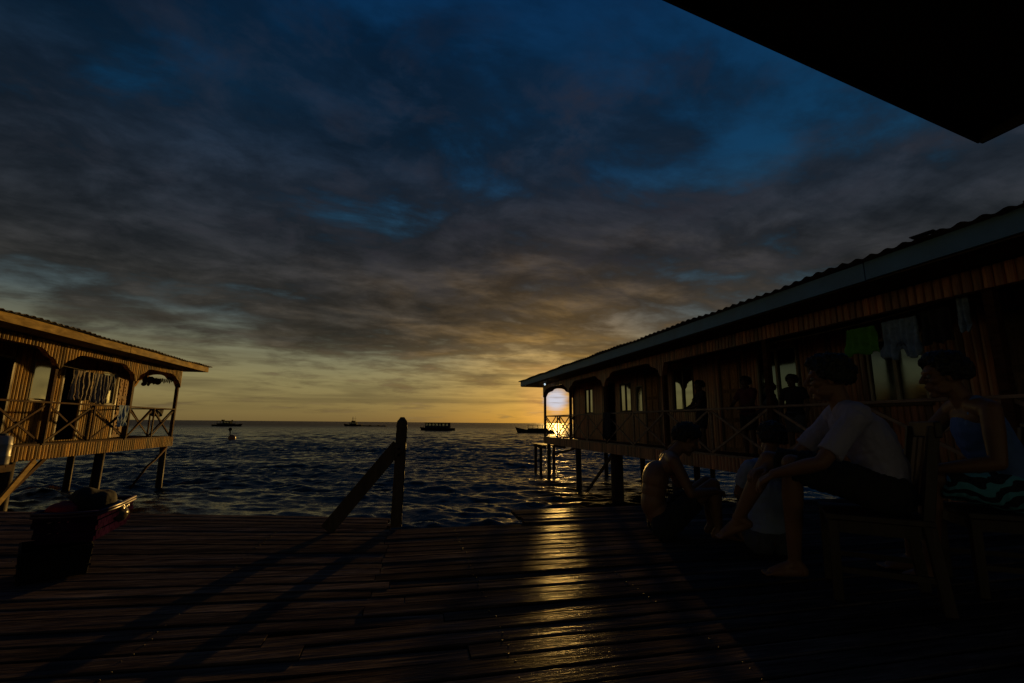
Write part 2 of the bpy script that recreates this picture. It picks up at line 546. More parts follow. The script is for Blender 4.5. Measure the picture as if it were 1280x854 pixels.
M['red_cloth'] = plain('red_cloth', (.34, .02, .03), .85, .25, 10, bump=.3)
M['clear_plastic'] = plain('crumpled_plastic_film', (.10, .085, .06), .10, .3, 14, bump=.8, bscale=25, spec=.8)
M['hull'] = wood('boat_hull_paint', (.012, .011, .010), (.03, .026, .024), rough=(.8, .95), spec=.05)
M['hull_blue'] = plain('blue_boat_paint', (.02, .035, .055), .9, .25, 2, spec=.05)
M['boat_pale'] = plain('pale_boat_paint', (.04, .04, .04), .9, .3, 2, spec=.05)
M['bulb'] = plain('lamp_bulb', (.8, .8, .82), .2, .03, 2, emit=((.75, .9, 1.0), .9))
M['buoy'] = plain('orange_buoy', (.25, .10, .03), .4, .2, 4)


def patterned_shorts():
    m, nt, N, L, B = mat_new('swirl_printed_shorts')
    tc = N.new('ShaderNodeTexCoord')
    w = N.new('ShaderNodeTexWave'); w.wave_type = 'RINGS'; w.rings_direction = 'SPHERICAL'
    w.inputs['Scale'].default_value = 4.5; w.inputs['Distortion'].default_value = 14.0
    w.inputs['Detail'].default_value = 1.5; w.inputs['Detail Scale'].default_value = 1.4
    L(tc.outputs['Object'], w.inputs[0])
    L(ramp(N, L, w.outputs['Fac'], [(.48, (.015, .018, .03)), (.58, (.10, .42, .62))]), B.inputs['Base Color'])
    B.inputs['Roughness'].default_value = .85
    return m


M['swirl'] = patterned_shorts()


def sea_material():
    m, nt, N, L, B = mat_new('sea')
    B.inputs['Base Color'].default_value = (.005, .006, .006, 1)
    B.inputs['IOR'].default_value = 1.8
    B.inputs['Specular IOR Level'].default_value = 0.5
    B.inputs['Specular Tint'].default_value = (1.0, .87, .66, 1)
    tc = N.new('ShaderNodeTexCoord')
    cd = N.new('ShaderNodeVectorMath'); cd.operation = 'LENGTH'; L(tc.outputs['Object'], cd.inputs[0])
    L(ramp(N, L, _div(N, L, cd.outputs['Value'], 300.0), [(0, .04), (.2, .10), (1, .45)]), B.inputs['Roughness'])
    mp = N.new('ShaderNodeMapping'); mp.inputs['Scale'].default_value = (0.75, 2.0, 1.0); mp.inputs['Rotation'].default_value = (0, 0, R(12.9))
    L(tc.outputs['Object'], mp.inputs[0])
    n1 = noise(N, L, mp.outputs[0], 3.4, 6, 0.62, 0.5)
    n2 = noise(N, L, mp.outputs[0], 0.55, 4, 0.55, 0.2)
    b1 = N.new('ShaderNodeBump'); b1.inputs['Strength'].default_value = 0.55; b1.inputs['Distance'].default_value = 0.07
    b2 = N.new('ShaderNodeBump'); b2.inputs['Strength'].default_value = 0.9; b2.inputs['Distance'].default_value = 0.28
    L(n1, b1.inputs['Height']); L(n2, b2.inputs['Height'])
    L(ramp(N, L, _div(N, L, cd.outputs['Value'], 300.0), [(0, .05), (.25, .20), (1, .5)]), b2.inputs['Distance'])
    L(b2.outputs[0], b1.inputs['Normal']); L(b1.outputs[0], B.inputs['Normal'])
    return m


def _div(N, L, a, k):
    n = N.new('ShaderNodeMath'); n.operation = 'DIVIDE'; L(a, n.inputs[0]); n.inputs[1].default_value = k
    return n.outputs[0]


# ================================================================ sea
SEA_Z = -1.4


def build_sea():
    rs = [2.0]
    while rs[-1] < 420: rs.append(rs[-1] + max(0.04, rs[-1] ** 2 / 15000))
    while rs[-1] < 16000: rs.append(rs[-1] * 1.18)
    rs = np.array(rs)
    dr = np.gradient(rs)
    fine = np.linspace(-math.radians(66), math.radians(66), 900)
    coarse = np.linspace(math.radians(66), 2 * math.pi - math.radians(66), 140)[1:-1]
    th = np.concatenate([fine, coarse]) + YAW            # bearing clockwise from +Y
    X = rs[:, None] * np.sin(th)[None]; Y = rs[:, None] * np.cos(th)[None]
    Z = np.zeros_like(X)
    g = np.maximum(dr[:, None], rs[:, None] * np.radians(0.147) * 0.5)
    n = 170
    lam = np.exp(rng.uniform(math.log(0.28), math.log(5.0), n))
    gust = 1.0
    for q in range(7):                                   # gusts: rougher and calmer patches
        ga, gl = rng.uniform(0, 6.28), rng.uniform(7, 22)
        gust = gust + .17 * np.sin((X * math.sin(ga) * .6 + Y * math.cos(ga)) * 6.28 / gl + rng.uniform(0, 6.28))
    gust = np.clip(gust, .6, 1.8)
    base = math.radians(188) + YAW                       # running in towards the pier
    for l in lam:
        a = base + rng.normal(0, 0.50)
        k = 2 * math.pi / l
        amp = 0.0046 * min(l, 1.6) ** 0.62 * max(1, l / 1.6) ** .25 * rng.uniform(.6, 1.3)
        ph = rng.uniform(0, 2 * math.pi)
        fade = np.clip((l / g - 1.9) / 1.8, 0, 1)
        s = np.sin(k * (X * math.sin(a) + Y * math.cos(a)) + ph)
        Z += amp * fade * (gust if l < 2.2 else 1.0) * (s + 0.45 * (1 - 2 * np.abs(np.cos(0.5 * (k * (X * math.sin(a) + Y * math.cos(a)) + ph)))))
    nr, nt_ = X.shape
    V = np.stack([X, Y, Z], -1).reshape(-1, 3)
    i = np.arange(nr - 1)[:, None]; j = np.arange(nt_)[None]
    j2 = (j + 1) % nt_
    F = np.stack([i * nt_ + j + 0 * j2, (i + 1) * nt_ + j, (i + 1) * nt_ + j2, i * nt_ + j2], -1).reshape(-1, 4)
    me = bpy.data.meshes.new('sea_water')
    me.vertices.add(len(V) + 1)
    me.vertices.foreach_set('co', np.vstack([V, [[0, 0, 0]]]).astype(np.float32).ravel())
    tri = np.stack([np.full(nt_, len(V)), np.arange(nt_), (np.arange(nt_) + 1) % nt_], -1)
    nl = F.size + tri.size
    me.loops.add(nl)
    me.loops.foreach_set('vertex_index', np.concatenate([F.ravel(), tri.ravel()]).astype(np.int32))
    me.polygons.add(len(F) + len(tri))
    st = np.concatenate([np.arange(len(F)) * 4, F.size + np.arange(len(tri)) * 3])
    me.polygons.foreach_set('loop_start', st.astype(np.int32))
    me.polygons.foreach_set('use_smooth', [True] * (len(F) + len(tri)))
    me.update(calc_edges=True); me.validate()
    o = link_mesh('sea_water', me, sea_material(), None, (0, 0, SEA_Z))
    tag(o, 'choppy dark sea reaching to the horizon', None, None, 'structure')


build_sea()

# ================================================================ deck of weathered boards over the water
deck = empty('wooden_deck', (0, 0, 0), 'weathered boardwalk deck of gapped planks over the sea', None, None, 'structure')


def plank(mb, ya, yb, xa, xb, slope_a, slope_b, x0, dz=0.0, segs=5):
    """one board from xa to xb; its two long edges start at ya, yb (at x0) and run with their own slopes"""
    tone = min(1, max(0, random.gauss(.5, .2)))
    z = random.uniform(-.0025, .0025) + dz
    tilt = random.uniform(-.002, .002)
    vs, fs = [], []
    for i in range(segs + 1):
        x = xa + (xb - xa) * i / segs
        w1, w2 = random.uniform(-.0025, .0025), random.uniform(-.0025, .0025)
        a = ya + slope_a * (x - x0) + .008 + w1; b = yb + slope_b * (x - x0) - .008 + w2
        zz = z + random.uniform(-.0018, .0018)
        c = .005
        for y, h in ((a, -.03), (a, -c), (a + c, 0), (b - c, tilt), (b, tilt - c), (b, -.03)):
            vs.append((x, y, zz + h))
    for i in range(segs):
        for k in range(6):
            k2 = (k + 1) % 6
            fs.append((i * 6 + k, i * 6 + k2, (i + 1) * 6 + k2, (i + 1) * 6 + k))
    fs.append((0, 5, 4, 3, 2, 1)); n = segs * 6
    fs.append((n, n + 1, n + 2, n + 3, n + 4, n + 5))
    if xb > xa: fs = [tuple(reversed(f)) for f in fs]
    mb.add(vs, fs, tone)


def fan(y):                                             # the boards left of the seam splay a little towards the outer edge
    return -.035 - .235 * max(0, min(1, (y - 1.6) / 3.0)) ** 1.2


mb = MB()
y = -5.0
while y < 4.62:
    w = .119 if random.random() < .8 else .133
    sl = abs(fan(y))
    xj = -.1 + random.uniform(-1, 1) * (.02 + .9 * max(0, 1 - sl / .13))
    ja = random.choice([-2.6, -3.4, -4.4, None])
    if ja and y > 0:
        plank(mb, y, y + w, xj - .003, ja + .003, fan(y), fan(y + w), -.1)
        plank(mb, y, y + w, ja - .003, -7.2, fan(y), fan(y + w), -.1)
    else:
        plank(mb, y, y + w, xj - .003, -7.2, fan(y), fan(y + w), -.1, segs=8)
    if y < 4.22:
        ja = random.choice([2.4, 3.1, 3.9, None])
        if ja and y > 0:
            plank(mb, y, y + w, xj + .003, ja - .003, .004, .004, 0)
            plank(mb, y, y + w, ja + .003, 6.12, .004, .004, 0)
        else:
            plank(mb, y, y + w, xj + .003, 6.12, .004, .004, 0, segs=8)
        y_r = y + w
    y += w
y = y_r
for k in range(5):                                      # the last few boards on the right lie on a batten, one step higher
    plank(mb, y + k * .124, y + (k + 1) * .124, 1.12 + random.uniform(-.02, .02), 6.12, .004, .004, 0, dz=.006, segs=7)
Y_END = y + 5 * .124
mb.build('deck_boards', M['deck'], deck)
mb = MB()
mb.box((1.16, 4.24, -.028), (1.24, Y_END - .01, -.001)); mb.box((3.6, 4.24, -.028), (3.7, Y_END - .01, -.001)); mb.box((5.9, 4.24, -.028), (6.0, Y_END - .01, -.001))
mb.build('batten', M['joist'], deck)
for x, ye in ((-6.6, 6.1), (-5.2, 5.7), (-3.8, 5.35), (-2.4, 5.05), (-1.0, 4.72), (.45, 4.2), (1.3, 4.8), (2.8, 4.8), (4.4, 4.8), (5.9, 4.8)):
    MB().box((x - .035, -4.9, -.17), (x + .035, ye, -.034)).build('joist', M['joist'], deck)
    for yy in (ye - .35, ye - 3.2):
        MB().tube([(x + .1, yy, -3.2), (x + .1, yy, -.036)], .07, 10).build('pile', M['stilt'], deck, smooth=True)
M['nail'] = plain('rusty_nail', (.07, .05, .04), .6, .4, 50, metallic=.5)
nb = MB()
for xj_ in (-3.8, -2.4, -1.0, .45, 1.3, 2.8, 4.4):
    yk = 1.0
    while yk < 4.15:
        for d_ in (.032, .086):
            yy_ = yk + d_ + random.uniform(-.006, .006) + (fan(yk) * (xj_ + .1) if xj_ < -.1 else 0)
            nb.ell((xj_ + random.uniform(-.012, .012), yy_, -.0005), (.0055, 0, 0), (0, .0055, 0), (0, 0, .0035), 6, 4)
        yk += .1218
tag(nb.build('nail_heads', M['nail'], deck, smooth=True), kind='stuff')

# ================================================================ stilt houses
def slats(mb, o, e, n, s0, s1, zlo, zhi, pitch=.105, depth=.026, th=.012, openings=()):
    """upright half-round boards side by side: o start, e along, n outward; zlo / zhi may follow an arch"""
    o, e, n = Vector(o), Vector(e), Vector(n)
    cnt = max(1, int(round((s1 - s0) / pitch)))
    pit = (s1 - s0) / cnt
    fz = lambda f, s: f(s) if callable(f) else f
    prof = ((0.02, 0), (.16, .72), (.5, 1), (.84, .72), (.98, 0))
    for i in range(cnt):
        a, b = s0 + i * pit, s0 + (i + 1) * pit
        mid = (a + b) / 2
        cuts = sorted((z0, z1) for (p, q, z0, z1) in openings if p < mid < q)
        top, bot = None, None
        spans, lo = [], None
        for (z0, z1) in cuts:
            spans.append((lo, z0)); lo = z1
        spans.append((lo, None))
        tone = min(1, max(0, random.gauss(.5, .28)))
        j = random.uniform(-.003, .003)
        for (z0, z1) in spans:
            A0 = fz(zlo, a) if z0 is None else z0; B0 = fz(zlo, b) if z0 is None else z0
            A1 = fz(zhi, a) if z1 is None else z1; B1 = fz(zhi, b) if z1 is None else z1
            if min(A1 - A0, B1 - B0) < .01: continue
            vs = []
            for (t, d) in prof:
                s = a + t * pit
                z_lo = A0 + (B0 - A0) * t; z_hi = A1 + (B1 - A1) * t
                p = o + e * s + n * (d * depth + j)
                vs += [p + Vector((0, 0, z_lo)), p + Vector((0, 0, z_hi))]
            for (t, zl, zh) in ((.98, B0, B1), (.02, A0, A1)):
                p = o + e * (a + t * pit) - n * th
                vs += [p + Vector((0, 0, zl)), p + Vector((0, 0, zh))]
            k = len(prof) + 2
            fs = [(2 * q, 2 * ((q + 1) % k), 2 * ((q + 1) % k) + 1, 2 * q + 1) for q in range(k)]
            fs.append(tuple(2 * q for q in reversed(range(k)))); fs.append(tuple(2 * q + 1 for q in range(k)))
            if e.cross(Vector((0, 0, 1))).dot(n) < 0: fs = [tuple(reversed(f)) for f in fs]
            mb.add(vs, fs, tone)


def arch(posts, lowz, topz, reach=.72, flat=None):
    """underside of a valance: brackets come down at every post and sweep up in an ogee between"""
    def f(s):
        if flat is not None and flat[0] <= s <= flat[1]: return topz - .10
        t = min(abs(s - p) for p in posts)
        u = (t - .07) / reach
        if u <= 0: return lowz
        if u >= 1: return topz
        h = topz - lowz
        if u < .42: return lowz + h * .62 * math.sqrt(max(0, 1 - (1 - u / .42) ** 2))
        if u < .5: return lowz + h * .66
        return lowz + h * (.66 + .34 * math.sqrt(max(0, 1 - (1 - (u - .5) / .5) ** 2)))
    return f


def window(parent, x, y0, y1, z0, z1, s, panes=2, fmat='frame', tilt=0.0):
    """s: +1 when the outside lies towards -X"""
    fr = MB()
    t = .045
    xo, xi = x - s * .03, x + s * .04
    lo, hi = min(xo, xi), max(xo, xi)
    fr.box((lo, y0, z0), (hi, y0 + t, z1)); fr.box((lo, y1 - t, z0), (hi, y1, z1))
    fr.box((lo, y0 + t, z0), (hi, y1 - t, z0 + t)); fr.box((lo, y0 + t, z1 - t), (hi, y1 - t, z1))
    w = (y1 - y0) / panes
    for k in range(1, panes): fr.box((lo + .004, y0 + k * w - .03, z0 + t), (hi - .004, y0 + k * w + .03, z1 - t))
    f = fr.build('window', M[fmat], parent, bevel=.004)
    for k in range(panes):
        a = y0 + k * w + (.03 if k else t) ; b = y0 + (k + 1) * w - (.03 if k < panes - 1 else t)
        d = random.uniform(-.006, .006) + tilt
        pb = MB()
        c = Vector((x + s * .012, (a + b) / 2, (z0 + z1) / 2))
        pb.obox(c, (.003, 0, 0), (d, (b - a) / 2, 0), (random.uniform(-.004, .004), 0, (z1 - z0) / 2 - t))
        pb.build('pane', M['glass_dark' if s > 0 and y1 < 9 else 'glass'], f)
    sl = MB(); sx = (x - s * .09, x + s * .02)
    sl.box((min(sx), y0 - .05, z0 - .045), (max(sx), y1 + .05, z0 - .003)); sl.build('sill', M['frame_dark'], f)
    return f


def door(parent, x, y0, y1, z0, z1, s, mat='door', rows=3):
    d = MB()
    w = y1 - y0
    ob, ib = x - s * .012, x + s * .03
    lo, hi = min(ob, ib), max(ob, ib)
    d.box((lo, y0, z0), (hi, y1, z1), .4)
    o = d.build('door', M[mat], parent)
    p = MB()
    rh = (z1 - z0 - .12) / rows
    for r in range(rows):
        for c in range(2):
            a = y0 + .07 + c * (w - .07) / 2; b = a + (w - .07) / 2 - .07
            za, zb = z0 + .09 + r * rh, z0 + .09 + (r + 1) * rh - .09
            xx = x - s * .012
            p.obox((xx - s * .008, (a + b) / 2, (za + zb) / 2), (.010, 0, 0), (0, (b - a) / 2, 0), (0, 0, (zb - za) / 2), .85)
            for q in range(5):
                p.ell((xx - s * .018, (a + b) / 2 + random.uniform(-.3, .3) * (b - a), za + (zb - za) * (q + .5) / 5), (.012, 0, 0), (0, (b - a) * .22, 0), (0, 0, (zb - za) * .07), 8, 6, 1.0)
    p.build('door_panel', M[mat], o, bevel=.004)
    k = MB(); k.ball((x - s * .05, y0 + .05, z0 + 1.0), .024); k.build('handle', M['frame_dark'], o, smooth=True)
    fr = MB()
    for (a, b, c, e) in ((y0 - .07, y0 - .003, z0, z1 + .07), (y1 + .003, y1 + .07, z0, z1 + .07), (y0 - .003, y1 + .003, z1 + .003, z1 + .07)):
        fr.box((min(x - s * .03, x + s * .03), a, c), (max(x - s * .03, x + s * .03), b, e))
    fr.build('door_frame', M['frame_dark'], o)
    return o


def cross_rail(parent, pts, zf, zt, mat, w=.045, mid=True):
    """top rail, foot rail, uprights and crossed braces along a run of half bays"""
    P = [Vector(p) for p in pts]
    a, b = P[0], P[-1]
    up = Vector((0, 0, 1))
    MB().beam(a + up * (zt - .02), b + up * (zt - .02), .085, .042).build('top_rail', M[mat], parent, bevel=.006)
    MB().beam(a + up * (zf + .035), b + up * (zf + .035), .05, .045).build('foot_rail', M[mat], parent)
    d = (b - a).normalized()
    side = d.cross(up) * .024
    for i in range(len(P) - 1):
        p, q = P[i] + d * .03, P[i + 1] - d * .03
        lo, hi = up * (zf + .075), up * (zt - .055)
        MB().beam(p + lo + side, q + hi + side, .022, w, up).build('cross_brace', M[mat], parent)
        MB().beam(p + hi - side * .2, q + lo - side * .2, .022, w, up).build('cross_brace', M[mat], parent)
        if 0 < i and mid:
            MB().beam(P[i] + up * (zf + .06) - side * 1.3, P[i] + up * (zt - .042) - side * 1.3, .04, .045, d).build('baluster', M[mat], parent)


def house(name, label, s, X0, posts, yback, depth, zf, zt, board, rail, fascia, ceil_z, eave_x, eave_z, roof_end, open_from, wall_open, ven=1.5, skirt_lo=-.03, val_top=2.72, spand=2.09, arch_top=2.54):
    """s = +1: veranda looks to -X and the house lies to +X of X0; s = -1 the other way round.
    posts run from the seaward corner back to the land side."""
    yend = posts[0]
    H = empty(name, (X0 + s * depth / 2, (yend + yback) / 2, zf), label, 'stilt house')
    ax = lambda a: X0 + s * a
    n_out = Vector((-s, 0, 0))
    # floor
    fl = MB(); fl.box((min(ax(.0), ax(depth)), yback, zf - .05), (max(ax(.0), ax(depth)), yend, zf)); fl.build('floor', M['joist'], H)
    # skirt of boards hung on the floor edge, on the veranda side and the sea end
    sk = MB()
    slats(sk, (ax(-.012), yend, 0), (0, -1, 0), n_out, 0, yend - yback, skirt_lo, zf + .022, .105)
    slats(sk, (ax(0), yend + .012, 0), (s, 0, 0), (0, 1, 0), 0, depth, skirt_lo, zf + .022, .105)
    sk.build('skirt', M[board], H)
    # posts
    for i, y in enumerate(posts):
        p = MB(); p.box((min(ax(.0), ax(.1)), y - (.1 if i == 0 else .05), zf + .002), (max(ax(.0), ax(.1)), y if i == 0 else y + .05, ceil_z - .002)); p.build('post', M['rail'], H, bevel=.008)
    p = MB(); p.box((min(ax(ven - .06), ax(ven + .04)), yend - .1, zf + .002), (max(ax(ven - .06), ax(ven + .04)), yend, ceil_z - .002)); p.build('post', M['rail'], H, bevel=.008)
    # valance with arches
    val = MB()
    ps = [yend - y for y in posts]
    prof = arch(ps, spand, arch_top, .78)
    if open_from is not None:
        cut = yend - open_from
        base = prof
        prof = lambda q: (base(q) if q < cut + .12 else arch_top - .09)
    slats(val, (ax(-.02), yend + .02, 0), (0, -1, 0), n_out, 0, yend - yback, prof, val_top, .10, th=.10)
    val.build('valance', M[board], H)
    ve = MB()
    slats(ve, (ax(0), yend + .02, 0), (s, 0, 0), (0, 1, 0), 0, ven + .04, arch([0.05, ven], spand, arch_top + .02, .62), val_top, .10, th=.09)
    ve.build('end_valance', M[board], H)
    # railing
    half = []
    for i in range(len(posts) - 1):
        a, b = posts[i] - (.05 if i == 0 else 0), posts[i + 1]
        half += [a, (a + b) / 2]
    half.append(posts[-1])
    cross_rail(H, [(ax(.04), y, 0) for y in half], zf, zt, rail)
    cross_rail(H, [(ax(.08), yend - .05, 0), (ax(.08 + (ven - .1) / 2), yend - .05, 0), (ax(ven - .05), yend - .05, 0)], zf, zt, rail)
    # house wall behind the veranda, sea end and the rest of the shell
    wl_ = MB()
    ops = [(yend - b, yend - a, z0, z1) for (a, b, z0, z1, kind) in wall_open]
    slats(wl_, (ax(ven), yend, 0), (0, -1, 0), n_out, 0, yend - yback, zf + .002, ceil_z - .003, .105, openings=ops)
    slats(wl_, (ax(ven + .05), yend, 0), (s, 0, 0), (0, 1, 0), 0, depth - ven - .05, zf + .03, ceil_z - .003, .105)
    wl_.build('wall', M[board], H)
    sh = MB()
    x1, x2 = ax(ven + .06), ax(depth)
    sh.box((min(x2, x2 - s * .05), yback, zf + .002), (max(x2, x2 - s * .05), yend - .02, ceil_z - .003))
    for (a, b) in ((yend - .06, yend - .03), (yback, yback + .05)):
        sh.box((min(x1, x2 - s * .06), a, zf + .002), (max(x1, x2 - s * .06), b, ceil_z - .003))
    for k in range(1, 4):                                # inner partitions, so no light leaks through the rooms
        yy = yback + (yend - yback) * k / 4
        sh.box((min(x1, x2 - s * .06), yy, zf + .002), (max(x1, x2 - s * .06), yy + .04, ceil_z - .003))
    sh.build('inner_wall', M['shell'], H)
    for (a, b, z0, z1, kind) in wall_open:
        if kind == 'door': door(H, ax(ven), a, b, z0, z1, s)
        elif kind == 'dark_door': door(H, ax(ven), a, b, z0, z1, s, 'frame_dark')
        elif kind == 'gap':
            q = MB()
            for (c, d_, e, f) in ((a - .06, a, z0, z1 + .06), (b, b + .06, z0, z1 + .06), (a, b, z1, z1 + .06)):
                q.box((min(ax(ven - .03), ax(ven + .05)), c, e), (max(ax(ven - .03), ax(ven + .05)), d_, f))
            q.build('door_frame', M['frame_dark'], H)
        else: window(H, ax(ven), a, b, z0, z1, s, 1 if b - a < .8 else 2, kind)
    # ceiling under the roof, fascia, roof sheets
    ce = MB()
    xe = eave_x
    ce.box((min(xe + s * .04, ax(depth + .5)), yback - .4, ceil_z), (max(xe + s * .04, ax(depth + .5)), roof_end - .03, ceil_z + .03))
    ce.build('ceiling', M['soffit'], H)
    fb = MB()
    L = roof_end - yback + .4
    cut = [roof_end, roof_end - L * .31, roof_end - L * .66, yback - .4]
    for q in range(3):
        j = random.uniform(-.006, .006)
        fb.box((min(xe, xe + s * .03) + j, cut[q + 1] + .003, eave_z[0] + j), (max(xe, xe + s * .03) + j, cut[q] - .003, eave_z[1] + j), random.uniform(.35, .7))
    fb.build('fascia', M[fascia], H, bevel=.004)
    eb = MB()
    eb.box((min(xe + s * .04, ax(depth + .5)), roof_end - .028, eave_z[0]), (max(xe + s * .04, ax(depth + .5)), roof_end, eave_z[1]))
    eb.build('barge_board', M[fascia], H)
    # corrugated sheets falling gently to the back
    rf = MB()
    pitch = .19
    nn = int(L / pitch * 6)
    ya = yback - .5
    xb_, xc_ = xe - s * .09, ax(depth + .55)
    vs, fs = [], []
    for i in range(nn + 1):
        yy = ya + (L + .22) * i / nn
        rag = random.uniform(-.004, .004) if i % 6 else random.uniform(-.02, .02)
        h = .016 * math.sin(2 * math.pi * yy / pitch)
        lift = .012 * math.sin(yy * 1.7) + .008 * math.sin(yy * 4.1)
        for (xx, zz) in ((xb_ + rag, eave_z[1] + .028 + h + lift), (xc_, eave_z[1] - .12 + h * .5)):
            vs += [(xx, yy, zz), (xx, yy, zz - .006)]
    for i in range(nn):
        a, b = 4 * i, 4 * (i + 1)
        fs += [(a, b, b + 2, a + 2), (a + 1, a + 3, b + 3, b + 1), (a, a + 1, b + 1, b), (a + 2, b + 2, b + 3, a + 3)]
    fs += [(0, 2, 3, 1), (4 * nn, 4 * nn + 1, 4 * nn + 3, 4 * nn + 2)]
    rf.add(vs, fs)
    rf.build('roof', M['roofing'], H, smooth=True)
    return H


# ---- the house on the left, its veranda in the last sun
LX = -8.3
left_open = [(17.62, 18.34, 1.40, 2.46, 'frame'), (18.52, 19.14, .30, 2.42, 'door'), (14.72, 15.52, 1.40, 2.5, 'frame'),
             (15.9, 16.75, .30, 2.4, 'gap'), (13.35, 14.05, .30, 2.4, 'gap'), (11.5, 12.6, 1.4, 2.4, 'frame')]
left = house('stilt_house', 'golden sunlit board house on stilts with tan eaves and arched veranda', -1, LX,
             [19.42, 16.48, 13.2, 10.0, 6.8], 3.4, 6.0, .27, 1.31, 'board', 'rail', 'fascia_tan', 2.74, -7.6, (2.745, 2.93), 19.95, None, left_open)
# ---- the house on the right, in its own shade, the sun behind its sea end
RX = 6.3
right_open = [(18.34, 19.26, 1.34, 2.40, 'frame_dark'), (14.9, 15.8, 1.34, 2.38, 'frame_dark'), (13.05, 13.86, .27, 2.52, 'door'), (14.1, 14.56, 1.3, 2.2, 'frame'),
              (11.25, 12.25, 1.30, 2.52, 'frame_dark'), (9.42, 10.1, .27, 2.50, 'door'), (7.72, 8.84, 1.31, 2.54, 'frame'),
              (5.36, 6.28, 1.27, 2.36, 'frame'), (3.3, 4.4, .27, 2.4, 'dark_door'), (16.2, 17.2, .27, 2.45, 'gap')]
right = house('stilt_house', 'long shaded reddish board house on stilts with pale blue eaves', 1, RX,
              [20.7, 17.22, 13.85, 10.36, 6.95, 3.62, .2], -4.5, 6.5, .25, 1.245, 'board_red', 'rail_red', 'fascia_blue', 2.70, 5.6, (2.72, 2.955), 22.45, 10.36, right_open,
              skirt_lo=-.01, val_top=2.68, spand=2.10, arch_top=2.52)


def stilts(H, spots, zt):
    for (x, y, r, lean) in spots:
        MB().tube([(x + lean, y - lean * .4, -3.3), (x + lean * .5, y, -1.4), (x, y, zt)], [r * 1.08, r * 1.02, r], 10).build('stilt', M['stilt'], H, smooth=True)


stilts(left, [(-8.48, 19.25, .10, .05), (-8.5, 15.75, .115, -.03), (-8.52, 12.55, .16, .02), (-11.2, 19.2, .10, 0), (-11.3, 16.0, .11, .04), (-11.4, 12.6, .11, 0), (-13.9, 18.9, .1, 0), (-13.9, 14.5, .1, 0), (-8.5, 9.2, .12, 0), (-11.2, 9.2, .11, 0), (-8.5, 6.0, .12, 0), (-13.9, 9.5, .11, 0), (-13.9, 5.0, .11, 0)], .215)
stilts(right, [(6.46, 20.45, .085, .02), (6.46, 16.75, .10, .03), (6.52, 13.6, .19, .0), (6.5, 10.3, .12, .03), (6.5, 6.9, .12, 0), (9.2, 20.3, .09, .0), (9.2, 16.9, .10, .04), (9.2, 13.4, .10, 0), (9.2, 10.2, .1, 0), (12.4, 20.3, .1, 0), (12.4, 17.0, .1, 0), (12.4, 13.5, .1, 0), (6.5, 3.4, .12, 0), (9.3, 6.5, .12, 0), (6.5, -1.0, .12, 0), (12.4, 8.5, .1, 0)], .195)
# bearers under the floors and the slanting props
for H, xs, ya, yb, z in ((left, (-8.5, -11.25, -13.9), 3.6, 19.35, .215), (right, (6.48, 9.2, 12.4), -4.2, 20.6, .195)):
    for x in xs: MB().box((x - .045, ya, z - .16), (x + .045, yb, z - .001)).build('bearer', M['stilt'], H)
MB().beam((-8.19, 12.86, -.03), (-8.19, 11.2, -1.72), .05, .125).build('brace', M['fascia_tan'], left)
MB().beam((-8.42, 13.55, -.02), (-8.42, 11.6, -1.5), .05, .085).build('brace', M['rail'], left)
MB().tube([(-8.36, 19.2, -.08), (-8.34, 18.5, -.45), (-8.33, 18.0, -.64), (-8.28, 17.1, -1.22)], [.045, .036, .04, .03], 8).build('brace', M['rail'], left, smooth=True)
MB().beam((6.55, 14.0, -.1), (6.6, 16.3, -1.55), .06, .09).build('brace', M['stilt'], right)
MB().beam((6.55, 17.2, -.05), (6.55, 20.2, -.5), .05, .08).build('brace', M['stilt'], right)
# small landing of planks beyond the sea end of the right-hand house
ld = MB()
for k in range(8): ld.box((6.25, 20.78 + k * .24, -.14 + random.uniform(-.006, .006)), (7.5, 20.99 + k * .24, -.09))
ld.box((6.35, 20.74, -.26), (6.43, 22.66, -.145)); ld.box((7.3, 20.74, -.26), (7.38, 22.66, -.145))
ldo = ld.build('landing', M['stilt'], right)
for x, yv in ((6.39, 22.4), (7.34, 22.4), (6.39, 21.5)):
    MB().tube([(x, yv, -3.2), (x, yv, -.262)], .075, 8).build('landing_stilt', M['stilt'], ldo, smooth=True)
# loose roofing sheets and timber thrown on the near eave of the right-hand house
for (yv, l, zz, w) in ((2.80, .40, 3.03, .20), (2.5, .8, 3.05, .25), (1.6, 1.2, 3.06, .28)):
    MB().obox((5.72 + random.uniform(-.06, .06), yv, zz - .02), (w * .5, .04, .01), (.03, l * .5, random.uniform(-.02, .03)), (0, 0, .018)).build('loose_roof_sheet', M['roofing'], right)
MB().obox((5.50, 3.62, 2.998), (.05, .012, 0), (-.02, .11, -.004), (0, 0, .005)).build('loose_roof_sheet', M['roofing'], right)

# ---------------------------------------------------------------- gable roof of the porch the picture is taken under
porch = empty('porch_roof', (-.5, -2.2, 0), 'dark overhanging porch roof corner jutting across the sky overhead', 'porch roof')
zr = lambda x: 3.2 + (4.49 - max(x, -5.49 - 2 * (x + .5) if False else x)) * .237
ridge_x = -.5
def slope_slab(x_e, x_r, z_e, z_r, y0, y1, t0, t1):
    m = MB()
    vs = [(x_e, y0, z_e + t0), (x_r, y0, z_r + t0), (x_r, y1, z_r + t0), (x_e, y1, z_e + t0), (x_e, y0, z_e + t1), (x_r, y0, z_r + t1), (x_r, y1, z_r + t1), (x_e, y1, z_e + t1)]
    fs = [(0, 3, 2, 1), (4, 5, 6, 7), (0, 1, 5, 4), (2, 3, 7, 6), (1, 2, 6, 5), (3, 0, 4, 7)]
    if (x_r - x_e) < 0: fs = [tuple(reversed(f)) for f in fs]
    return m.add(vs, fs)
ZE, ZR = 3.2, 3.2 + (4.49 - ridge_x) * .237
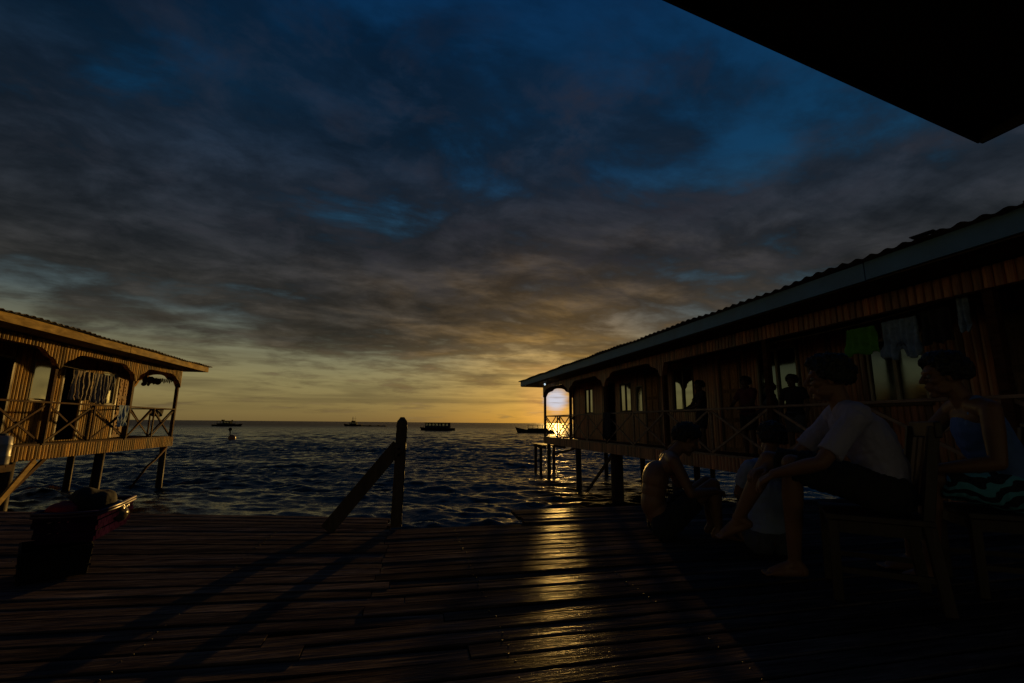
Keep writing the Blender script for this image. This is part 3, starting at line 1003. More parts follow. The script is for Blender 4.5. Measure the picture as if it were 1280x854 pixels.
for sgn in (1, -1):
    xe = ridge_x + sgn * (4.49 - ridge_x)
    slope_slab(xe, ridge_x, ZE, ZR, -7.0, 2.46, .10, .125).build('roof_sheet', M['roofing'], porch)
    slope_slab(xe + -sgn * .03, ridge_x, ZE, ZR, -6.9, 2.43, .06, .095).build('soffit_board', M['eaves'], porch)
    slope_slab(xe, ridge_x, ZE, ZR, 2.432, 2.46, -.0, .098).build('barge_board', M['eaves'], porch)
    e = MB(); e.box((min(xe, xe - sgn * .028), -6.9, ZE - .02), (max(xe, xe - sgn * .028), 2.43, ZE + .095)); e.build('fascia', M['eaves'], porch)
    for k in range(6):
        yk = -6.4 + k * 1.6
        slope_slab(xe - sgn * .04, ridge_x, ZE + .01, ZR, yk - .03, yk + .03, -.06, .058).build('rafter', M['eaves'], porch)
    for yk in (-.6, -6.2):
        xx = ridge_x + sgn * 4.5
        MB().box((xx - .06, yk - .06, .006), (xx + .06, yk + .06, ZE + .10)).build('post', M['post'], porch, bevel=.008)
    xx = ridge_x + sgn * 4.5
    MB().box((xx - .05, -6.9, ZE + .0), (xx + .05, .6, ZE + .055)).build('plate', M['eaves'], porch)

# ================================================================ people
def rf(r, f, z):
    """r to the right of and f straight out from where the picture is taken, along the deck"""
    return Vector((r * math.cos(YAW) + f * math.sin(YAW), -r * math.sin(YAW) + f * math.cos(YAW), z))


def V(*a): return Vector(a)


def head_shape(m, c, F, U, s=1.0):
    c = Vector(c); F = F.normalized(); Rr = F.cross(U).normalized(); U = Rr.cross(F)
    P = lambda f, r, u: c + (F * f + Rr * r + U * u) * s
    E = lambda p, f, r, u: m.ell(p, F * f * s, Rr * r * s, U * u * s, 18, 14)
    E(P(-.012, 0, .032), .098, .076, .088)
    E(P(.022, 0, -.045), .066, .058, .072)
    E(P(.062, 0, -.098), .026, .028, .024)
    E(P(.074, 0, .036), .020, .056, .016)
    for sg in (-1, 1):
        E(P(-.006, sg * .076, -.002), .019, .009, .033)
        E(P(.058, sg * .042, -.018), .028, .026, .024)
        E(P(.03, sg * .048, -.07), .04, .016, .028)
    m.cone(P(.088, 0, .022), .010 * s, P(.113, 0, -.018), .0125 * s, 10)
    for sg in (-1, 1): E(P(.101, sg * .012, -.022), .012, .009, .009)
    E(P(.088, 0, -.050), .014, .025, .0085); E(P(.084, 0, -.064), .013, .021, .008)
    return P


def hair_shape(m, P, s, volume=1.0, front=.30, nape=-.42, count=210, lump_r=.021):
    rnd = random.Random(3)
    for k in range(count):
        # even spread over a sphere
        z = 1 - 2 * (k + .5) / count; th = k * 2.39996
        r = math.sqrt(1 - z * z)
        f, q, u = r * math.cos(th), r * math.sin(th), z
        if u < nape or f * .95 - u * .70 > front: continue
        if abs(q) > .7 and u < -.05 and f > -.1: continue
        g = (.100 + rnd.uniform(-.004, .012) * volume) * s
        p = P(-.012, 0, .034) + (P(1, 0, 0) - P(0, 0, 0)) * f * .100 * (1 + .10 * volume) + (P(0, 1, 0) - P(0, 0, 0)) * q * .079 * (1 + .10 * volume) + (P(0, 0, 1) - P(0, 0, 0)) * u * .090 * (1 + .12 * volume)
        m.ball(p, lump_r * s * rnd.uniform(.8, 1.3) * (.85 + .3 * volume), 8, 6)


def hand(m, w, d, nrm, thumb, curl=.5, s=1.0, spread=.16):
    """w wrist, d along the palm, nrm out of the back of the hand, thumb towards the thumb's side"""
    d = d.normalized(); nrm = (nrm - d * nrm.dot(d)).normalized(); t = d.cross(nrm).normalized()
    if t.dot(thumb) < 0: t = -t
    at = lambda a, b, c: w + (d * a + t * b + nrm * c) * s
    for b0, b1 in ((-.018, -.030), (-.006, -.010), (.006, .010), (.018, .029)):
        m.cone(at(.004, b0, 0), .015 * s, at(.082, b1, 0), .0125 * s, 8)
    for b, L, dl in ((.030, .072, .004), (.0105, .080, .008), (-.010, .074, .004), (-.029, .058, -.004)):
        p = at(.084 + dl, b, 0); a = .25 + curl * .55
        dirv = (d + t * (b / .03) * spread * .5).normalized()
        for k, (q, r0, r1) in enumerate(((.45, .0098, .0090), (.30, .0090, .0084), (.25, .0084, .0072))):
            v = (dirv * math.cos(a) - nrm * math.sin(a)) * (L * q * s)
            m.cone(p, r0 * s, p + v, r1 * s, 8); p = p + v; a += curl * .75
    p = at(.020, .024, -.004)
    for v, r0, r1 in (((.55, .75, -.25), .0145, .0115), ((.85, .38, -.30), .0115, .0105), ((.95, .10, -.38), .0102, .0085)):
        vv = Vector(v); vv = (d * vv.x + t * vv.y + nrm * vv.z).normalized() * .033 * s
        m.cone(p, r0 * s, p + vv, r1 * s, 8); p = p + vv


def foot(m, ankle, toe_dir, up, s=1.0, drop=.055):
    """bare foot with a heel, an arch and five toes"""
    d = toe_dir.normalized(); u = (up - d * up.dot(d)).normalized(); t = d.cross(u)
    at = lambda a, b, c: ankle + (d * a + t * b + u * c) * s
    m.cone(at(0, 0, 0), .037 * s, at(-.035, 0, -drop + .002), .031 * s)
    m.cone(at(-.035, 0, -drop), .029 * s, at(.12, -.014, -drop - .004), .023 * s)
    m.cone(at(.01, 0, -.018), .034 * s, at(.125, .014, -drop - .002), .024 * s)
    m.cone(at(.02, .004, -.03), .032 * s, at(.13, 0, -drop - .002), .025 * s)
    for b, L, r in ((.034, .050, .0125), (.013, .048, .0095), (-.003, .043, .009), (-.018, .037, .0085), (-.032, .030, .008)):
        m.cone(at(.130, b, -drop - .008), r * 1.1 * s, at(.130 + L, b * 1.12, -drop - .013), r * s, 8)


def limb(m, a, b, ra, rb, bulge=None):
    a, b = Vector(a), Vector(b)
    m.cone(a, ra, b, rb)
    if bulge:
        t, r = bulge
        m.ball(a.lerp(b, t), r)
        m.cone(a, ra, a.lerp(b, t), r); m.cone(a.lerp(b, t), r, b, rb)


def torso(m, J, g=0.0, s=1.0, low=True, high=True):
    """pelvis to shoulders; g inflates it for a garment"""
    hl, hr, sl, sr = J['hip'][0], J['hip'][1], J['sho'][0], J['sho'][1]
    pel = (hl + hr) / 2; che = (sl + sr) / 2
    up = (che - pel).normalized()
    wai = J.get('waist', pel.lerp(che, .42)); rib = J.get('rib', pel.lerp(che, .74))
    lat = (sl - sr).normalized(); fr = up.cross(lat).normalized()
    if low:
        for p in (hl, hr): m.ball(p + up * .01, (.098 + g) * 1 * s)
        m.ell(pel + up * .03, lat * (.155 + g) * s, fr * (.108 + g) * s, up * .10 * s, 18, 12)
    m.ell(wai, lat * (.138 + g) * s, fr * (.100 + g) * s, up * .15 * s, 18, 12)
    m.ell(rib, lat * (.152 + g) * s, fr * (.112 + g) * s, up * (.155 + g) * s, 18, 12)
    m.ell(pel.lerp(wai, .55), lat * (.142 + g) * s, fr * (.102 + g) * s, up * .12 * s, 18, 12)
    m.ell(rib.lerp(wai, .5), lat * (.143 + g) * s, fr * (.106 + g) * s, up * .13 * s, 18, 12)
    if high:
        m.ell(che - up * .05 * s, lat * (.165 + g) * s, fr * (.085 + g) * s, up * (.085 + g) * s, 18, 12)
        for p in (sl, sr): m.cone(p.lerp(che, .12), (.056 + g) * s, che.lerp(p, .35) + up * .018 * s, (.058 + g) * s)
    return pel, wai, rib, che, up, lat, fr


def person(label, J, skin='skin', shirt=None, tank=None, shorts=None, s=1.0, sleeve=.62, leg=.85, voxel=.006, hair=dict(), group=None, base=None, tshirt_g=.016, feet=True, short_g=.020):
    """J: hip, sho, elb, wri, hand (dir, back, thumb), kne, ank, toe = two entries each; neck, head, face, crown"""
    pel0 = (J['hip'][0] + J['hip'][1]) / 2
    root = empty('person', base if base is not None else (pel0.x, pel0.y, 0.0), label, 'person', group)
    m = MB()
    pel, wai, rib, che, up, lat, fr = torso(m, J, 0, s)
    hd = Vector(J['head']); F = Vector(J['face']); U = Vector(J.get('crown', (0, 0, 1)))
    m.cone(che + up * .01, .060 * s, hd - U * .05 * s - F.normalized() * .022 * s, .050 * s)
    P = head_shape(m, hd, F, U, s)
    for k in (0, 1):
        limb(m, J['sho'][k], J['elb'][k], .049 * s, .038 * s, (.45, .048 * s))
        limb(m, J['elb'][k], J['wri'][k], .038 * s, .0265 * s, (.28, .042 * s))
        dv, bk_, th = J['hand'][k]
        hand(m, Vector(J['wri'][k]), Vector(dv), Vector(bk_), Vector(th), J.get('curl', .55), s * .98)
        limb(m, J['hip'][k], J['kne'][k], .088 * s, .056 * s, (.4, .080 * s))
        limb(m, J['kne'][k], J['ank'][k], .053 * s, .034 * s, (.30, .058 * s))
        if feet: foot(m, Vector(J['ank'][k]), Vector(J['toe'][k]), Vector(J.get('fup', ((0, 0, 1), (0, 0, 1)))[k]), s)
    body = m.merged('body', M[skin], root, voxel, 5)
    e = MB()
    for sg in (-1, 1): e.ball(P(.078, sg * .031, .010), .0115 * s, 10, 8)
    e.build('eye', M['eye'], body, smooth=True)
    h = MB(); hair_shape(h, P, s, **hair)
    h.merged('hair', M['hair'], root, max(voxel, .006), 1, rough=.022, freq=42)
    if shirt:
        c = MB(); torso(c, J, tshirt_g, s, low=J.get('long', True))
        for k in (0, 1):
            a, b = Vector(J['sho'][k]), Vector(J['elb'][k])
            e_ = a.lerp(b, sleeve)
            c.cone(a.lerp(che, .10), .064 * s, a.lerp(b, .15), .062 * s)
            c.tube([a, a.lerp(b, sleeve * .6), e_], [.062 * s, .062 * s, .063 * s], 14)
        c.merged('shirt', M[shirt], root, voxel * 1.2, 3, rough=.013, freq=13)
    if tank:
        c = MB(); torso(c, J, .012, s, high=False)
        for k in (0, 1):
            a = che.lerp(J['sho'][k], .52)
            c.cone(a + up * .045 * s + fr * 0, .036 * s, rib.lerp(J['sho'][k], .25) + fr * .055 * s, .05 * s)
            c.cone(a + up * .045 * s, .036 * s, rib.lerp(J['sho'][k], .25) - fr * .055 * s, .05 * s)
        c.ell(che - up * .10 * s - fr * .025 * s, lat * .125 * s, fr * .085 * s, up * .10 * s, 16, 12)
        c.ell(che - up * .07 * s + fr * .030 * s, lat * .135 * s, fr * .085 * s, up * .11 * s, 16, 12)
        c.merged('tank_top', M[tank], root, voxel * 1.2, 3, rough=.014, freq=13)
    if shorts:
        c = MB()
        for k in (0, 1):
            a, b = Vector(J['hip'][k]), Vector(J['kne'][k])
            c.ball(a, (.094 + short_g) * s)
            c.tube([a, a.lerp(b, leg * .5), a.lerp(b, leg)], [(.094 + short_g) * s, (.084 + short_g) * s, (.074 + short_g) * s], 16)
        c.ell(pel + up * .05 * s, lat * (.162 + short_g * .5) * s, fr * (.112 + short_g * .5) * s, up * .10 * s, 18, 12)
        c.merged('shorts' if leg < 1 else 'trousers', M[shorts], root, voxel * 1.2, 3, rough=.020, freq=13)
    return root


# ---- man in the white T-shirt, sitting sideways on a chair, hands on his crossed legs
FA = V(-.88, .47, 0)                                    # (right, out) the way he faces
A = dict(
    hip=[rf(2.03, 2.53, .545), rf(2.11, 2.71, .545)],
    waist=rf(2.06, 2.61, .69), rib=rf(2.005, 2.625, .83),
    sho=[rf(1.86, 2.47, .955), rf(2.00, 2.84, .955)],
    elb=[rf(1.655, 2.50, .705), rf(1.80, 2.94, .72)],
    wri=[rf(1.505, 2.70, .625), rf(1.585, 2.93, .635)],
    hand=[(rf(-.06, .045, -.05) , rf(-.45, .0, .75), rf(-.3, .8, .3)), (rf(-.10, -.02, -.02), rf(-.2, .1, .9), rf(-.3, -.8, .2))],
    kne=[rf(1.675, 2.80, .675), rf(1.635, 2.97, .685)],
    ank=[rf(1.70, 2.905, .10), rf(1.485, 3.12, .305)],
    toe=[rf(-.86, .38, -.10), rf(-.80, .36, -.40)],
    fup=[(0, 0, 1), rf(-.45, .10, .85)],
    head=rf(1.862, 2.68, 1.165), face=rf(-.90, .43, -.05), crown=rf(-.12, .05, 1), curl=.5)
person('man in white T-shirt sitting on the dark chair, looking out to sea', dict(A, long=False), 'skin', shirt='white_cloth', shorts='dark_cloth', tshirt_g=.018, sleeve=.80, leg=.95, voxel=.0055, hair=dict(volume=1.25, front=.34, count=260))

# ---- man in the blue tank top behind him
B_ = dict(
    hip=[rf(2.80, 2.62, .545), rf(2.87, 2.80, .545)],
    waist=rf(2.80, 2.69, .69), rib=rf(2.745, 2.70, .86),
    sho=[rf(2.64, 2.53, 1.0), rf(2.76, 2.88, 1.01)],
    elb=[rf(2.60, 2.50, .71), rf(2.60, 3.02, .74)],
    wri=[rf(2.40, 2.66, .665), rf(2.42, 2.95, .665)],
    hand=[(rf(-.1, .03, -.03), rf(-.1, .0, .9), rf(0, .8, .2)), (rf(-.1, -.03, -.03), rf(-.1, .1, .9), rf(0, -.8, .2))],
    kne=[rf(2.45, 2.76, .605), rf(2.52, 2.98, .60)],
    ank=[rf(2.46, 2.84, .095), rf(2.54, 3.06, .095)],
    toe=[rf(-.9, .35, -.06), rf(-.9, .40, -.06)],
    head=rf(2.605, 2.74, 1.195), face=rf(-.92, .38, -.10), crown=rf(-.16, .05, 1))
person('man in blue tank top and swirl printed shorts, sitting behind the white T-shirt', B_, 'skin', tank='tank_cloth', shorts='swirl', leg=.86, voxel=.0065, hair=dict(volume=1.3, front=.30, count=240))

# ---- bare-backed boy sitting on the boards with his knees drawn up
C_ = dict(
    hip=[rf(1.215, 3.80, .105), rf(1.245, 4.00, .105)],
    waist=rf(1.165, 3.90, .285), rib=rf(1.195, 3.90, .46),
    sho=[rf(1.30, 3.73, .615), rf(1.335, 4.07, .615)],
    elb=[rf(1.40, 3.68, .37), rf(1.47, 4.13, .39)],
    wri=[rf(1.625, 3.76, .385), rf(1.65, 4.06, .39)],
    hand=[(rf(.08, .06, -.01), rf(.2, -.1, .9), rf(0, .8, .3)), (rf(.08, -.06, -.01), rf(.2, .1, .9), rf(0, -.8, .3))],
    kne=[rf(1.635, 3.82, .425), rf(1.655, 3.99, .425)],
    ank=[rf(1.655, 3.82, .085), rf(1.675, 4.00, .085)],
    toe=[rf(.95, -.06, -.06), rf(.95, .04, -.06)],
    head=rf(1.470, 3.90, .770), face=rf(.86, -.06, -.45), crown=rf(.42, 0, .90))
person('bare backed boy sitting on the deck with knees drawn up and head bowed', C_, 'skin', shorts='dark_cloth', s=.93, leg=.62, voxel=.006, hair=dict(volume=1.2, front=.32, nape=-.5, count=240))

# ---- small child in pale blue, sitting on the boards behind the man's legs
D_ = dict(
    hip=[rf(1.765, 3.40, .105), rf(1.91, 3.40, .105)],
    waist=rf(1.83, 3.40, .265), rib=rf(1.84, 3.41, .41),
    sho=[rf(1.725, 3.42, .585), rf(1.99, 3.42, .585)],
    elb=[rf(1.705, 3.55, .40), rf(2.02, 3.55, .40)],
    wri=[rf(1.80, 3.70, .33), rf(1.98, 3.70, .33)],
    hand=[(rf(.04, .08, -.01), rf(0, 0, 1), rf(1, 0, 0)), (rf(-.04, .08, -.01), rf(0, 0, 1), rf(-1, 0, 0))],
    kne=[rf(1.80, 3.70, .27), rf(1.98, 3.70, .27)],
    ank=[rf(1.83, 3.82, .065), rf(1.97, 3.82, .065)],
    toe=[rf(-.1, .95, -.06), rf(.1, .95, -.06)],
    head=rf(1.935, 3.46, .795), face=rf(.12, .95, .02), crown=rf(.1, .05, 1))
person('small child in pale blue shirt sitting on the deck beyond the seated man\'s legs', dict(D_, long=False), 'skin', shirt='blue_cloth', shorts='grey_cloth', s=.88, leg=.9, voxel=.006, tshirt_g=.02, hair=dict(volume=1.2, front=.3, count=200))


# ---- people along the rail of the shaded house
def stander(label, y, x, h, turn, shirt, shorts, arms='rail', lean=.0, stance=.10):
    """standing on the veranda floor; turn = bearing of the chest, 0 looking straight out from the house"""
    k = h / 1.70
    z0 = .25
    F = Vector((-math.cos(turn), math.sin(turn), 0)); Lf = Vector((-F.y, F.x, 0))
    b = Vector((x, y, z0))
    at = lambda f, l, z: b + F * f * k + Lf * l * k + Vector((0, 0, z * k))
    if arms == 'rail':
        el = [at(.16 + lean, .25, 1.12), at(.16 + lean, -.25, 1.12)]
        wr = [at(.33 + lean, .17, 1.03), at(.33 + lean, -.17, 1.03)]
        hv = [(F * .1 - Lf * .02, (0, 0, 1), -Lf), (F * .1 + Lf * .02, (0, 0, 1), Lf)]
    else:
        el = [at(.0, .25, 1.11), at(.0, -.25, 1.11)]
        wr = [at(.10, .25, .87), at(.10, -.25, .87)]
        hv = [((0, 0, -1), Lf, F), ((0, 0, -1), -Lf, F)]
    J = dict(hip=[at(0, .085, .90), at(0, -.085, .90)], sho=[at(lean, .19, 1.395), at(lean, -.19, 1.395)], elb=el, wri=wr, hand=hv,
             kne=[at(.03, stance, .49), at(.03, -stance, .49)], ank=[at(0, stance + .01, .085), at(0, -stance - .01, .085)],
             toe=[F + Lf * .2 - Vector((0, 0, .05)), F - Lf * .2 - Vector((0, 0, .05))],
             head=at(lean + .03, 0, 1.575), face=F - Vector((0, 0, .08)), crown=(0, 0, 1))
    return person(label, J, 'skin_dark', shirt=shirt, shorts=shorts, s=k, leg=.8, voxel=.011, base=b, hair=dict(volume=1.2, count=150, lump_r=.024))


stander('person standing at the rail in front of the window nearest the arches', 9.72, 6.90, 1.68, .30, 'dark_cloth', 'dark_cloth', 'rail')
stander('person in dark red standing at the rail beside the carved door', 8.20, 6.92, 1.63, -.15, 'maroon_cloth', 'dark_cloth', 'rail')
stander('shortest person at the rail, left half of the double window', 7.53, 6.90, 1.45, .55, 'grey_cloth', 'dark_cloth', 'rail')
stander('person at the rail before the right pane of the double window', 7.06, 6.96, 1.56, -.35, 'dark_cloth', 'grey_cloth', 'down')


# ---- the chairs they sit on
def chair(label, c, face, s=1.0, back=True):
    F = rf(face[0], face[1], 0).normalized(); Lf = Vector((-F.y, F.x, 0))
    b = rf(c[0], c[1], 0)
    H = empty('wooden_chair', (b.x, b.y, 0), label, 'chair', None)
    at = lambda f, l, z: b + F * f + Lf * l + Vector((0, 0, z))
    up = (0, 0, 1)
    m = MB(); m.obox(at(0, 0, .425), F * .225, Lf * .22, (0, 0, .016)); m.build('seat', M['chair'], H, bevel=.006)
    m = MB()
    for l in (.185, -.185): m.beam(at(-.17, l, .375), at(.19, l, .375), .024, .06)
    for f in (.19, -.19): m.beam(at(f, -.17, .3751), at(f, .17, .3751), .024, .058)
    m.build('apron', M['chair'], H)
    for f, l in ((.195, .19), (.195, -.19)):
        MB().beam(at(f + .01, l, .006), at(f, l, .408), .045, .045, F).build('leg', M['chair'], H, bevel=.005)
    for l in (.19, -.19):
        g = MB(); g.beam(at(-.235, l, .006), at(-.20, l, .43), .045, .05, F); g.beam(at(-.20, l, .43), at(-.275, l, .90), .042, .046, F)
        g.build('leg', M['chair'], H, bevel=.005)
    MB().beam(at(-.285, -.225, .885), at(-.285, .225, .885), .03, .085).build('back_rail', M['chair'], H, bevel=.008)
    MB().beam(at(-.214, -.168, .52), at(-.214, .168, .52), .024, .05).build('back_rail', M['chair'], H, bevel=.005)
    for l in (-.105, 0, .105):
        MB().beam(at(-.218, l, .546), at(-.272, l, .842), .07, .016, F).build('back_slat', M['red_panel'], H, bevel=.003)
    for l in (.19, -.19): MB().beam(at(-.20, l, .16), at(.185, l, .16), .02, .028).build('stretcher', M['chair'], H)
    return H


chair('dark wooden chair under the man in the white T-shirt', (1.99, 2.645), (-.88, .47))
chair('dark wooden chair under the man in the blue tank top', (2.78, 2.72), (-.93, .36))

# ================================================================ things on and round the deck
gp = empty('railing_post', (-.04, 4.3, 0), 'square upright railing post with a slanting plank brace at the deck edge', 'post')
gm = MB()
vs, fs = [], []
NZ = 26
for i in range(NZ + 1):                                 # hand-hewn: every ring a little off, the top worn round
    t = i / NZ
    z = .004 + .94 * t
    w = .047 if t < .93 else .047 * math.sqrt(max(.05, 1 - ((t - .93) / .075) ** 2))
    for (a, b) in ((-1, -.8), (-.8, -1), (.8, -1), (1, -.8), (1, .8), (.8, 1), (-.8, 1), (-1, .8)):
        vs.append((-.036 + .008 * t + a * w + random.uniform(-.0022, .0022), 4.30 + b * w + random.uniform(-.0022, .0022), z))
for i in range(NZ):
    for k in range(8):
        k2 = (k + 1) % 8
        fs.append((i * 8 + k, i * 8 + k2, i * 8 + 8 + k2, i * 8 + 8 + k))
fs += [tuple(reversed(range(8))), tuple(NZ * 8 + k for k in range(8))]
gm.add(vs, fs)
gm.build('upright', M['post'], gp)
bo = MB()
for z in (.615, .668): bo.tube([(-.045, 4.222, z), (-.045, 4.203, z)], .011, 8)
bo.build('bolt', M['black_plastic'], gp)
MB().beam((-.595, 4.235, .012), (-.05, 4.235, .70), .036, .115).build('brace', M['post'], gp, bevel=.005)

# black crate with a woven purple basket of belongings on it
def spin(mb_, a=R(10), px=None):
    c, s_ = math.cos(a), math.sin(a)
    qx, qy = px or BC
    mb_.v = [(qx + (x - qx) * c - (y - qy) * s_, qy + (x - qx) * s_ + (y - qy) * c, z) for x, y, z in mb_.v]
    return mb_


def frustum(mb, c, w0, d0, w1, d1, z0, z1, t, bottom=True):
    cx, cy = c
    o0 = [(cx - w0, cy - d0), (cx + w0, cy - d0), (cx + w0, cy + d0), (cx - w0, cy + d0)]
    o1 = [(cx - w1, cy - d1), (cx + w1, cy - d1), (cx + w1, cy + d1), (cx - w1, cy + d1)]
    i0 = [(cx - w0 + t, cy - d0 + t), (cx + w0 - t, cy - d0 + t), (cx + w0 - t, cy + d0 - t), (cx - w0 + t, cy + d0 - t)]
    i1 = [(cx - w1 + t, cy - d1 + t), (cx + w1 - t, cy - d1 + t), (cx + w1 - t, cy + d1 - t), (cx - w1 + t, cy + d1 - t)]
    vs = [(*p, z0) for p in o0] + [(*p, z1) for p in o1] + [(*p, z0 + t) for p in i0] + [(*p, z1) for p in i1]
    fs = []
    for k in range(4):
        k2 = (k + 1) % 4
        fs += [(k, k2, 4 + k2, 4 + k), (8 + k2, 8 + k, 12 + k, 12 + k2), (4 + k, 4 + k2, 12 + k2, 12 + k)]
    fs += [(3, 2, 1, 0), (8, 9, 10, 11)]
    mb.add(vs, fs)


BC = (-1.973, 3.63)
CP_ = (-1.77, 3.36)                                     # the crate's near right corner
cr = empty('plastic_crate', (BC[0], BC[1], .005), 'low black plastic crate standing on the deck under the basket', 'crate')
m = MB(); frustum(m, (CP_[0] - .155, CP_[1] + .17), .145, .16, .155, .17, .006, .172, .012); spin(m, R(33), CP_).build('body', M['black_plastic'], cr, bevel=.004)
m = MB()
for z in (.06, .11, .155):
    m.box((CP_[0] - .31, CP_[1] - .008, z - .006), (CP_[0], CP_[1] + .0, z + .006))
spin(m, R(33), CP_).build('rib', M['black_plastic'], cr)
bk = empty('woven_basket', (BC[0], BC[1], .175), 'purple strip-woven basket heaped with bags, on top of the black crate', 'basket')
m = MB()
Z0, Z1 = .178, .335
for side in range(4):
    L = 2 * (.30 if side % 2 else 0.15)
    nst = 14 if side % 2 else 8
    for row in range(5):
        za, zb = Z0 + (Z1 - Z0) * row / 5 + .002, Z0 + (Z1 - Z0) * (row + 1) / 5 - .003
        for q in range(nst):
            t0, t1 = -L / 2 + L * q / nst, -L / 2 + L * (q + 1) / nst
            f = .88 + .12 * ((za + zb) / 2 - Z0) / (Z1 - Z0)
            off = (.006 if row % 2 else -.004) + (.0012 if q % 2 else 0)
            h = (0.15 if side % 2 else .30) * f + off
            t0 *= f; t1 *= f
            c = {0: lambda t: (t, -h), 1: lambda t: (h, t), 2: lambda t: (-t, h), 3: lambda t: (-h, -t)}[side]
            p, q2 = c(t0), c(t1)
            m.beam((BC[0] + p[0], BC[1] + p[1], (za + zb) / 2), (BC[0] + q2[0], BC[1] + q2[1], (za + zb) / 2), .005, zb - za)
m.box((BC[0] - .12, BC[1] - .26, .178), (BC[0] + .12, BC[1] + .26, .186))
spin(m).build('weave', M['purple_plastic'], bk)
m = MB()
rim = [(-.153, -.303), (.153, -.303), (.153, .303), (-.153, .303)]
for k in range(4):
    a, b = rim[k], rim[(k + 1) % 4]
    for dz_ in (0, .017):
        m.tube([(BC[0] + a[0], BC[1] + a[1], .338 + dz_), (BC[0] + (a[0] + b[0]) / 2 * 1.02, BC[1] + (a[1] + b[1]) / 2 * 1.02, .333 + dz_), (BC[0] + b[0], BC[1] + b[1], .338 + dz_)], .009, 8)
spin(m).build('rim', M['purple_gloss'], bk, smooth=True)


def lump(c, r, jit, n=7):
    mm = MB()
    for k in range(n):
        o = Vector((random.uniform(-1, 1) * r[0] * .55, random.uniform(-1, 1) * r[1] * .55, random.uniform(-1, 1) * r[2] * .5))
        k_ = random.uniform(.45, .75)
        mm.ell(Vector(c) + o, (r[0] * k_, 0, 0), (0, r[1] * k_, 0), (0, 0, r[2] * k_), 12, 8, jit=jit)
    return mm


for (nm, lab, cat, c, r, mat) in (
        ('cloth_bag', 'dark soft bag bulging highest out of the basket', 'bag', (-1.97, 3.66, .315), (.11, .16, .15), 'dark_cloth'),
        ('red_bundle', 'crumpled dark red cloth at the left side of the basket', 'cloth', (-2.03, 3.48, .335), (.07, .12, .07), 'red_cloth'),
        ('plastic_bag', 'shiny crumpled plastic bag catching the sun in the basket', 'bag', (-1.89, 3.78, .305), (.07, .12, .075), 'clear_plastic')):
    o = lump(c, r, .12).merged(nm, M[mat], None, .014, 2)
    tag(o, lab, cat)

# white plastic drum on a landing of the left house, at the very edge of the view
lm = MB()
for k in range(8): lm.box((-8.24, 9.9 + k * .24, -.07 + random.uniform(-.004, .004)), (-7.84, 10.12 + k * .24, -.03))
lm.box((-8.2, 9.9, -.17), (-8.12, 11.8, -.075)); lm.box((-7.95, 9.9, -.17), (-7.87, 11.8, -.075))
lo_ = lm.build('landing', M['rail'], left)
for yv in (10.1, 10.9):
    MB().tube([(-7.9, yv, -3.2), (-7.9, yv, -.172)], .07, 8).build('landing_stilt', M['stilt'], lo_, smooth=True)
dr = empty('plastic_drum', (-8.03, 11.59, -.03), 'white plastic drum with ribs standing on a landing beside the golden house', 'drum')
pr = [(.18, -.028), (.185, 0.0), (.185, .13), (.194, .15), (.185, .17), (.185, .36), (.194, .38), (.185, .40), (.18, .52), (.15, .55), (.10, .56)]
MB().tube([(-8.03, 11.59, z) for r_, z in pr], [r_ for r_, z in pr], 28).build('body', M['white_plastic'], dr, smooth=True)
MB().tube([(-8.03, 11.59, .5605), (-8.03, 11.59, .60)], .095, 20).build('lid', M['grey_cloth'], dr, bevel=.006)


# ---------------------------------------------------------------- washing on the verandas
def hung(name, label, cat, x, y0, y1, ztop, zbot, mat, shape=None, depth=.03, pleats=6, n=28, nz=16, group=None, sag=0.0):
    """cloth hanging in a plane x = const between y0 and y1; shape(u, v) -> (du, keep bottom v)"""
    m = MB()
    ph = random.uniform(0, 6)
    vs, fs = [], []
    for j in range(nz + 1):
        v = j / nz
        for i in range(n + 1):
            u = i / n
            uu, vv = (u, v) if shape is None else shape(u, v)
            y = y0 + (y1 - y0) * uu
            fold = math.sin(ph + uu * pleats * 2 * math.pi + .8 * math.sin(uu * 9 + ph)) * (.35 + .65 * vv)
            tb = turbulence(Vector((y * 7 + ph, vv * 5, ph)), 3, True)
            x_ = x + .045 * (tb - .45) * (.3 + vv) + depth * fold + .012 * math.sin(vv * 5 + uu * 7)
            z = ztop - sag * 4 * u * (1 - u) + (zbot - ztop) * vv + .02 * math.sin(uu * 13 + ph) * vv
            vs.append((x_, y, z))
    for j in range(nz):
        for i in range(n):
            a = j * (n + 1) + i
            fs.append((a, a + 1, a + n + 2, a + n + 1))
    m.add(vs, fs)
    o = m.build(name, M[mat], None, smooth=True, label=label, cat=cat, group=group)
    sd_ = o.modifiers.new('thickness', 'SOLIDIFY'); sd_.thickness = .006
    return o


def shorts_shape(u, v):
    # two legs parted below the crotch
    if v > .45:
        k = (v - .45) / .55 * .09
        u = u * (.5 - k) / .5 if u <= .5 else 1 - (1 - u) * (.5 - k) / .5
    return (u - .5) * (.78 + .3 * v) + .5, v


def shirt_shape(u, v):
    # hung by its hem: sleeves flare near the bottom, tails in folds
    w = 1.0 if v < .62 else 1.0 + .10 * math.sin((v - .62) * 8)
    return (u - .5) * w + .5, v * (1 - .22 * (abs(u - .5) < .14) * (v > .7))


def line(label, p, q, sag=.04):
    m = MB()
    p, q = Vector(p), Vector(q)
    m.tube([p.lerp(q, t / 8) - Vector((0, 0, sag * 4 * (t / 8) * (1 - t / 8))) for t in range(9)], .005, 6)
    return m.build('clothesline', M['rope'], None, label=label, cat='clothesline')


